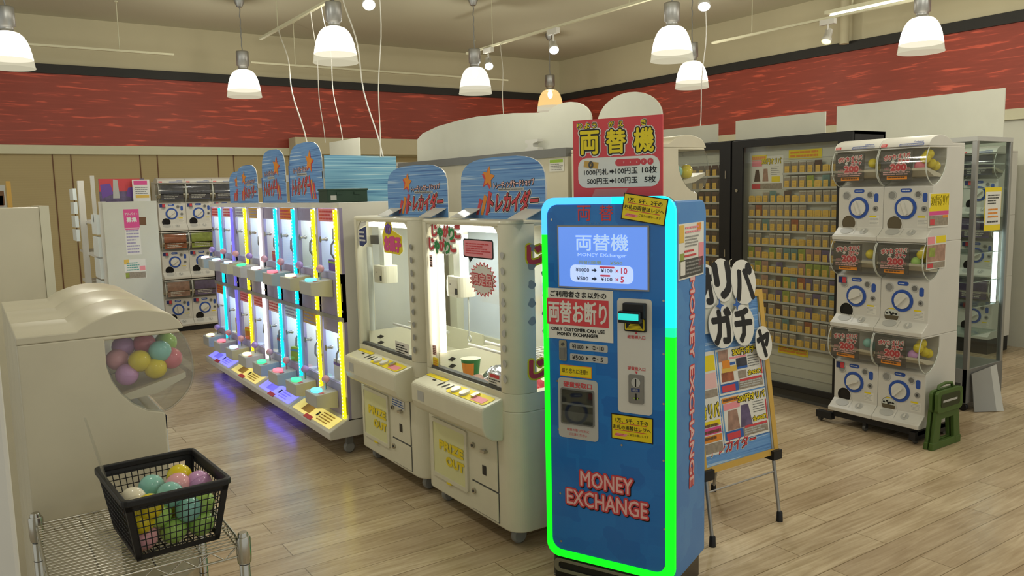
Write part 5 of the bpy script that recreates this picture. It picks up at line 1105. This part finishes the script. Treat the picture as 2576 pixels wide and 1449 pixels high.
# ---------------------------------------------------------------- glass showcase
t = thing('glass_showcase', 'tall aluminium-framed glass showcase with a lit tube beside the right capsule tower', 'showcase', (5.70, 2.82, 0))
W, D, H = 0.50, 1.35, 1.905
for x in (0, W-0.032):
    for y in (0, D-0.032): MB().box(x, x+0.032, y, y+0.032, 0.06, H-0.0305, 'alu').build('post', t, bev=0.002)
MB().box(0, W, 0, D, H-0.03, H, 'light_grey').build('top', t); MB().box(0.0, W, 0.0, D, 0.06, 0.30, 'grey').rect(FY(), 0.0, 0.06, W, 0.30, 'mid_grey').rect(FM(), -D, 0.06, -0.04, 0.20, 'dark_grey').build('base', t)
MB().rect(FY(0.012), 0.03, 0.30, W-0.03, H-0.03, 'case_glass', 0).build('side_glass', t); MB().rect(FM(0.012), -D+0.03, 0.30, -0.03, H-0.03, 'case_glass', 0).build('front_glass', t); MB().rect(FP(W-0.012), 0.03, 0.30, D-0.03, H-0.03, 'case_glass', 0).build('back_glass', t)
for z in (0.52, 0.72, 0.90, 1.10, 1.36, 1.55, 1.72): MB().box(0.035, W-0.035, 0.035, D-0.035, z, z+0.006, 'case_glass').rect(FY(0.034), 0.035, z, W-0.035, z+0.006, 'acrylic').rect(FM(0.034), -D+0.035, z, -0.035, z+0.006, 'acrylic').build('shelf', t)
MB().lathe([(0.016, 0.73), (0.016, 1.24)], (W-0.055, 0.06, 0), 'tube_case', n=12).build('light_tube', t)
MB().plate(FY(-0.001), 0.135, 1.26, 0.36, 1.56, 0, 0.002, 'yellow').rect(FY(-0.003), 0.14, 1.30, 0.355, 1.53, 'paper').lines(FY(-0.003), 0.17, 1.44, 0.33, 1.515, 4, 'dark_grey', 0.002).lines(FY(-0.003), 0.18, 1.345, 0.32, 1.42, 3, 'orange', 0.002).lines(FY(-0.003), 0.17, 1.31, 0.33, 1.335, 1, 'dark_grey', 0.002).build('notice', t, label='white notice edged in yellow')
for x in (0.03, W-0.03):
    for y in (0.03, D-0.05): MB().lathe([(0.024, -0.012), (0.03, -0.006), (0.03, 0.006), (0.024, 0.012)], (x, y, 0.03), 'black', axis='x', n=14).build('caster', t)
n = 0
for z, zn in ((0.727, 'second'), (0.527, 'lowest'), (0.907, 'third'), (1.107, 'fourth'), (1.367, 'fifth'), (1.557, 'sixth')):
    for k in range(3):
        m, cn = (('picture_pink', 'pink'), ('card_grey', 'grey'), ('picture_teal', 'teal'))[(k+n) % 3]
        tag(MB().box(-0.06, 0.06, -0.05, 0.05, 0, 0.10+0.02*((n+k) % 2), m).rect(FM(-0.0605), -0.04, 0.02, 0.04, 0.07, 'paper', 0).build('figure_box', loc=(5.86, 3.16+0.28*k, z)), 'small %s box on the %s glass shelf of the showcase, %s along it' % (cn, zn, ('nearest', 'midway', 'farthest')[k]), 'box', 'boxes in the glass showcase')
    n += 1
_q = [(5.735, 2.805, 0.27), (6.08, 2.805, 0.29), (5.915, 2.665, 0.004), (5.735, 2.775, 0.004)]
_V = []; _F = []
for j in range(9):
    for i in range(9):
        u, v = i/8, j/8; _V.append(tuple((1-v)*((1-u)*_q[0][k]+u*_q[1][k])+v*((1-u)*_q[3][k]+u*_q[2][k]) for k in range(3)))
for j in range(8):
    for i in range(8): _a = j*9+i; _F.append((_a, _a+9, _a+10, _a+1))
tag(MB().add(_V, [f for k, f in enumerate(_F) if k % 8 < 6], 'grey', True).add(_V, [f for k, f in enumerate(_F) if k % 8 >= 6], 'light_grey', True).add([(x, y+0.004, z) for x, y, z in _V], [f[::-1] for f in _F], 'grey', True).build('kick_panel'), 'grey panel leaning against the foot of the glass showcase', 'panel')
tag(MB().box(0, 0.01, 2.835, 4.15, 1.906, 2.245, 'board_white').build('header_sheet', loc=(6.08, 0, 0)), 'large white sheet standing on the glass showcase above the right capsule tower', 'sheet')
MB_ = MB().box(-0.01, 0, 3.05, 3.4, 1.35, 1.75, 'picture_violet').rect(FM(-0.011), -3.38, 1.37, -3.07, 1.5, 'paper', 0)
tag(MB_.build('poster', loc=(8.368, 0, 0)), 'purple poster on the right wall at the edge of the photo', 'poster')

# ---------------------------------------------------------------- back-to-back cabinets behind the crane games, and their white header boards
t = thing('cabinet', 'cream cabinet back behind the large crane games, below the arched white header', 'cabinet', (2.86, 3.66, 0))
MB().box(0, 0.40, 0.0, 1.96, 0.0, 1.795, 'cream').build('carcass', t); MB().box(-0.012, 0.40, 0.0, 2.13, 1.795, 1.845, 'mid_grey').build('shaded_lid', t); MB().rect(FM(-0.001), -0.17, 1.715, -0.03, 1.785, 'paper').rect(FM(-0.001), -0.165, 1.765, -0.04, 1.782, 'lime', 0.0015).lines(FM(-0.001), -0.16, 1.72, -0.04, 1.76, 4, 'grey', 0.0015).build('caution_sticker', t)  # the shade along the lid edge is put into its grey colour
tag(MB().box(0, 0.40, 0, 1.6, 0, 1.85, 'cream').box(-0.01, 0.41, -0.01, 1.61, 1.83, 1.86, 'light_grey').build('cabinet', loc=(2.86, 5.95, 0)), 'farther cream cabinet hidden behind the small crane row', 'cabinet')
A = [(5.66, 1.846), (5.65, 2.02), (5.56, 2.06), (5.32, 2.095), (5.0, 2.113), (4.765, 2.117), (4.33, 2.10), (4.094, 2.08), (4.012, 2.076)]
A += [(3.785+0.227*math.cos(a), 2.0+0.112*math.sin(a)) for a in [math.radians(d) for d in (40, 55, 70, 85, 100, 115, 130, 145, 160, 175)]]+[(3.56, 1.94), (3.56, 1.846)]
o = MB().slab((Vector((0, 0, 0)), Y3, Z3), A, 0, 0.012, 'board_white').build('header_board', loc=(2.95, 0, 0)); tag(o, 'long arched white header board standing on the cream cabinet behind the crane games', 'header board')
Bp = [(3.525, 1.8295), (3.525, 1.97)]+[(3.275+0.25*math.cos(a), 1.97+0.142*math.sin(a)) for a in [PI-PI*i/14 for i in range(15)]]+[(3.027, 1.8295)]
tag(MB().slab((Vector((0, 0, 0)), Y3, Z3), Bp, 0, 0.012, 'board_white').build('header_board', loc=(2.97, 0, 0)), 'rounded white header board rising behind the red sign', 'header board')
tag(MB().box(0, 0.01, 6.75, 7.45, 0, 0.25, 'board_white').build('header_board', loc=(2.95, 0, 1.8605)), 'small white board above the pale blue board on the crane row', 'header board')
tag(MB().px([(3.98, 1.846), (4.11, 1.846), (4.11, 1.864), (4.085, 1.872), (4.085, 1.89), (4.11, 1.898), (4.11, 1.914), (3.98, 1.914), (3.98, 1.90), (4.03, 1.89), (4.03, 1.872), (3.98, 1.864)], -0.02, 0.02, 'white').build('clip', loc=(2.905, 0, 0)), 'small white plastic clip at the foot of the arched header board', 'clip')

# ---------------------------------------------------------------- folded stool
t = thing('folding_stool', 'folded green plastic step stool leaning by the right capsule tower', 'stool', (4.70, 2.575, 0)); t.scale = (0.90, 1.0, 0.90)
for y, nm in ((-0.045, 'leg_panel'), (-0.012, 'leg_panel')):
    MB().ring(FY(y), [(0.0, 0.0), (0.36, 0.0), (0.32, 0.27), (0.04, 0.27)], [(0.085, 0.05), (0.275, 0.05), (0.255, 0.20), (0.105, 0.20)], 0, 0.022, 'stool_green').box(0.0, 0.07, y-0.024, y, 0, 0.05, 'stool_green').box(0.29, 0.36, y-0.024, y, 0, 0.05, 'stool_green').build(nm, t, bev=0.004)
for y in (-0.06, -0.025): MB().slab(FY(y), rr(0.02, 0.25, 0.34, 0.40, 0.03), 0, 0.02, 'stool_green').slab(FY(y-0.02), rr(0.06, 0.285, 0.30, 0.375, 0.02), 0, 0.003, 'stool_dark').build('seat_half', t, bev=0.004)
MB().tube([(0.09, -0.045, 0.40), (0.10, -0.045, 0.425), (0.18, -0.045, 0.435), (0.26, -0.045, 0.425), (0.27, -0.045, 0.40)], 0.01, 'stool_green', 8).build('carry_handle', t)
MB().rect(FY(-0.083), 0.08, 0.32, 0.26, 0.335, 'light_grey').build('print', t)

# ---------------------------------------------------------------- lamps, tracks, spotlights, cords
def lamp(mat_name):
    t = thing('pendant_lamp', 'x', 'lamp'); Z = 2.70
    MB().lathe([(0.03, CEIL-0.085), (0.055, CEIL-0.03), (0.055, CEIL)], (0, 0, 0), 'alu', n=20).build('canopy', t)
    MB().tube([(0.004*math.sin(k*2.1), 0.004*math.cos(k*1.7), 3.17+(CEIL-0.08-3.17)*k/14) for k in range(15)], 0.006, 'grey', 8).build('cord', t)
    MB().lathe([(0.0, 3.185), (0.064, 3.18), (0.066, 3.17), (0.066, 3.03), (0.05, 3.02), (0.05, 2.985), (0.06, 2.98)], (0, 0, 0), 'alu', n=24, cap=False).build('ballast_housing', t)
    pr = [(0.055, 2.985), (0.09, 2.972), (0.118, 2.945), (0.14, 2.905), (0.157, 2.855), (0.168, 2.80), (0.174, 2.765)]
    s = MB().lathe(pr, (0, 0, 0), mat_name, n=32, cap=False).build('shade', t)
    MB().lathe([(0.174, 2.765), (0.178, 2.735), (0.182, 2.705), (0.186, 2.70), (0.184, 2.695), (0.178, 2.70), (0.172, 2.74), (0.168, 2.765)], (0, 0, 0), 'rim_lit', n=32, cap=False).build('shade_rim', s)
    MB().ball((0, 0, 2.92), 0.035, 'bulb_glow', 14, 8, 1.5).build('bulb', t)
    tree(t); return t
LP = {k: lamp(k) for k in ('shade_glow', 'shade_amber', 'shade_pale')}
def put_lamp(x, y, kind, label):
    p = LP[kind]
    if p.name not in _used: _used.add(p.name); o = p; o.location = (x, y, 0); o['label'] = label; o['group'] = 'bell-shaped pendant lamps'
    else: o = dup(p, (x, y, 0), 0, label, 'bell-shaped pendant lamps')
    k = {'shade_glow': 1.0, 'shade_amber': 0.5, 'shade_pale': 0.7}[kind]
    point('lamp_light', (x, y, 2.80), LAMP_W*k, LAMP_COL)
for x, y, k, lb in ((0.42, 7.87, 'shade_glow', 'pendant lamp cut off by the left edge of the photo'), (2.66, 6.49, 'shade_glow', 'large bright pendant lamp hanging over the small crane row, near the cords'),
    (2.65, 9.07, 'shade_glow', 'pendant lamp hanging before the red band, left of the cords'), (4.83, 7.82, 'shade_pale', 'paler pendant lamp left of the white track spotlights'),
    (6.81, 9.08, 'shade_amber', 'dim amber pendant lamp in the far corner, low behind the header board'), (5.18, 5.15, 'shade_glow', 'bright pendant lamp hanging right of the red sign'),
    (6.775, 6.43, 'shade_glow', 'smaller pendant lamp just behind the bright one, before the red band'), (6.82, 3.87, 'shade_glow', 'pendant lamp nearest the right edge of the photo')): put_lamp(x, y, k, lb)
for x, y in ((0.45, 5.2), (2.66, 3.9), (2.66, 1.3), (4.95, 2.55), (4.95, 0.0), (6.82, 1.3)):
    point('lamp_light', (x, y, 2.80), LAMP_W*0.7, LAMP_COL, 0.1)
for x, y in ((0.45, 2.6), (0.45, 0.0), (2.66, -1.2)): point('lamp_light', (x, y, 2.80), LAMP_W*0.3, LAMP_COL, 0.1)
TZ = 3.2
def track(label, x0, y0, x1, y1):
    t = thing('lighting_track', label, 'track', (0, 0, 0)); a, b = Vector((x0, y0, 0)), Vector((x1, y1, 0)); d = (b-a).normalized(); p = Vector((-d.y, d.x, 0))*0.016; L = (b-a).length
    V = [a+p, a-p, b-p, b+p]; MB().add([(v.x, v.y, TZ) for v in V]+[(v.x, v.y, TZ+0.022) for v in V], [(0, 1, 2, 3), (7, 6, 5, 4), (0, 4, 5, 1), (1, 5, 6, 2), (2, 6, 7, 3), (3, 7, 4, 0)], 'ledge').build('rail', t)
    n = max(2, int(L/2.2)+1)
    for k in range(n): q = a+d*(0.55+(L-1.1)*k/(n-1)); MB().tube([(q.x, q.y, TZ+0.02), (q.x, q.y, CEIL)], 0.005, 'ledge', 6).lathe([(0.02, CEIL-0.012), (0.02, CEIL)], (q.x, q.y, 0), 'ledge', n=10).build('hanger', t)
track('white lighting track from which the long cords hang, over the small crane row', 2.66, 0.5, 2.66, 8.44)
track('white lighting track with two lit spotlights in the middle of the ceiling', 5.0, 0.5, 5.0, 8.26)
track('white lighting track along the right, with a tilted white spotlight', 7.12, 0.5, 7.12, 6.45)
track('grey lighting track at the far left below the ceiling', -2.0, 9.78, 2.10, 9.78)
track('thin lighting track along the far left wall behind the cords', 3.0, 9.95, 6.7, 9.95)
def spot(x, y, z, dx, dy, lit, label):
    t = thing('spotlight', label, 'spotlight', (x, y, 0)); MB().box(-0.022, 0.022, -0.08, 0.08, TZ-0.05, TZ, 'white').build('adapter', t)
    MB().tube([(0, 0, TZ-0.05), (0, 0, z+0.05)], 0.009, 'white', 8).build('arm', t)
    ax = Vector((dx, dy, -1)).normalized(); c = Vector((0, 0, z)); s = MB(); a = ax.orthogonal().normalized(); b = ax.cross(a)
    V = []; n = 16; pr = [(0.030, -0.075), (0.036, -0.07), (0.036, 0.02), (0.047, 0.025), (0.047, 0.065)]
    for r, h in pr:
        for k in range(n): q = 2*PI*k/n; V.append(c+ax*h+a*(r*math.cos(q))+b*(r*math.sin(q)))
    F_ = [(j*n+k, j*n+(k+1) % n, (j+1)*n+(k+1) % n, (j+1)*n+k) for j in range(len(pr)-1) for k in range(n)]
    h = s.add(V, F_, 'white', True).add(V[:n], [range(n)], 'white').build('head', t)
    MB().add([c+ax*0.06+a*(0.044*math.cos(2*PI*k/n))+b*(0.044*math.sin(2*PI*k/n)) for k in range(n)]+[c+ax*0.072], [(k, (k+1) % n, n) for k in range(n)], 'spot_glow' if lit else 'button_warm', True).build('lens', h)
    if lit:
        l = bpy.data.lights.new('spot_light', 'SPOT'); l.energy = 60; l.color = (0.95, 0.98, 1.0); l.spot_size = 1.0; l.spot_blend = 0.6; l.shadow_soft_size = 0.04
        o = bpy.data.objects.new('spot_light', l); COL.objects.link(o); o.location = Vector((x, y, z))+ax*0.09; o.rotation_euler = ax.to_track_quat('-Z', 'Y').to_euler()
spot(2.66, 5.80, 3.06, -0.35, -0.9, True, 'lit spotlight on the left track, cut off by the top of the photo')
spot(5.0, 7.80, 3.04, -0.5, -0.9, True, 'lit spotlight beside the paler pendant lamp')
spot(5.0, 6.60, 3.03, -0.5, -0.9, True, 'lit spotlight at the middle of the central track')
spot(5.0, 4.62, 3.07, -0.5, -0.5, True, 'lit spotlight at the top of the photo, right of the bright pendant lamp')
spot(7.12, 4.98, 3.04, -0.55, -0.1, False, 'tilted white spotlight on the right track')
t = thing('fluorescent_light', 'bare fluorescent tube light under the ceiling at top right', 'light', (7.4, 3.3, 0)); MB().box(-0.03, 0.03, 0, 1.9, 3.31, 3.345, 'ledge').box(-0.008, 0.008, 0.3, 0.31, 3.345, CEIL, 'ledge').box(-0.008, 0.008, 1.6, 1.61, 3.345, CEIL, 'ledge').build('batten', t); MB().lathe([(0.014, 0.05), (0.014, 1.85)], (0, 0, 3.29), 'tube_white', axis='y', n=12).build('tube', t)
def cord(label, a, b, sag=0.05, r=0.005):
    a, b = Vector(a), Vector(b); n = 14; P = []
    for k in range(n+1):
        u = k/n; p = a.lerp(b, u); p.x += sag*math.sin(PI*u)*math.sin(u*7); p.y += sag*0.8*math.sin(PI*u)*math.cos(u*5); P.append(p)
    tag(MB().tube(P, r, 'paper', 6).build('cord'), label, 'cord', 'white cords hanging from the tracks')
cord('leftmost white cord, hanging from the left track end down to the tall mirrored arched sign', (2.66, 7.87, 3.2), (2.02, 5.51, 1.97), 0.03)
cord('second white cord from the left, hanging straight before the red band', (2.66, 7.0, 3.2), (2.97, 7.6, 2.12), 0.02, 0.0042)
cord('third white cord from the left, running down to the small white board', (2.66, 6.75, 3.2), (2.95, 7.12, 2.115), 0.03, 0.0042)
cord('long slanting white cord right of the large pendant lamp, ending at the pale blue board', (2.66, 6.3, 3.2), (2.42, 5.145, 1.86), 0.04)
cord('long straight white cord ending at the pale blue board', (2.66, 5.6, 3.2), (2.40, 5.145, 1.86), 0.02, 0.0042)
cord('white cord dropping from the central track behind the arched header', (5.0, 7.55, 3.2), (3.6, 5.4, 2.0), 0.02, 0.0042)
cord('white cord dropping from the right spotlight behind the cream machine', (5.0, 4.60, 3.2), (5.16, 4.80, 2.11), 0.04, 0.0042)
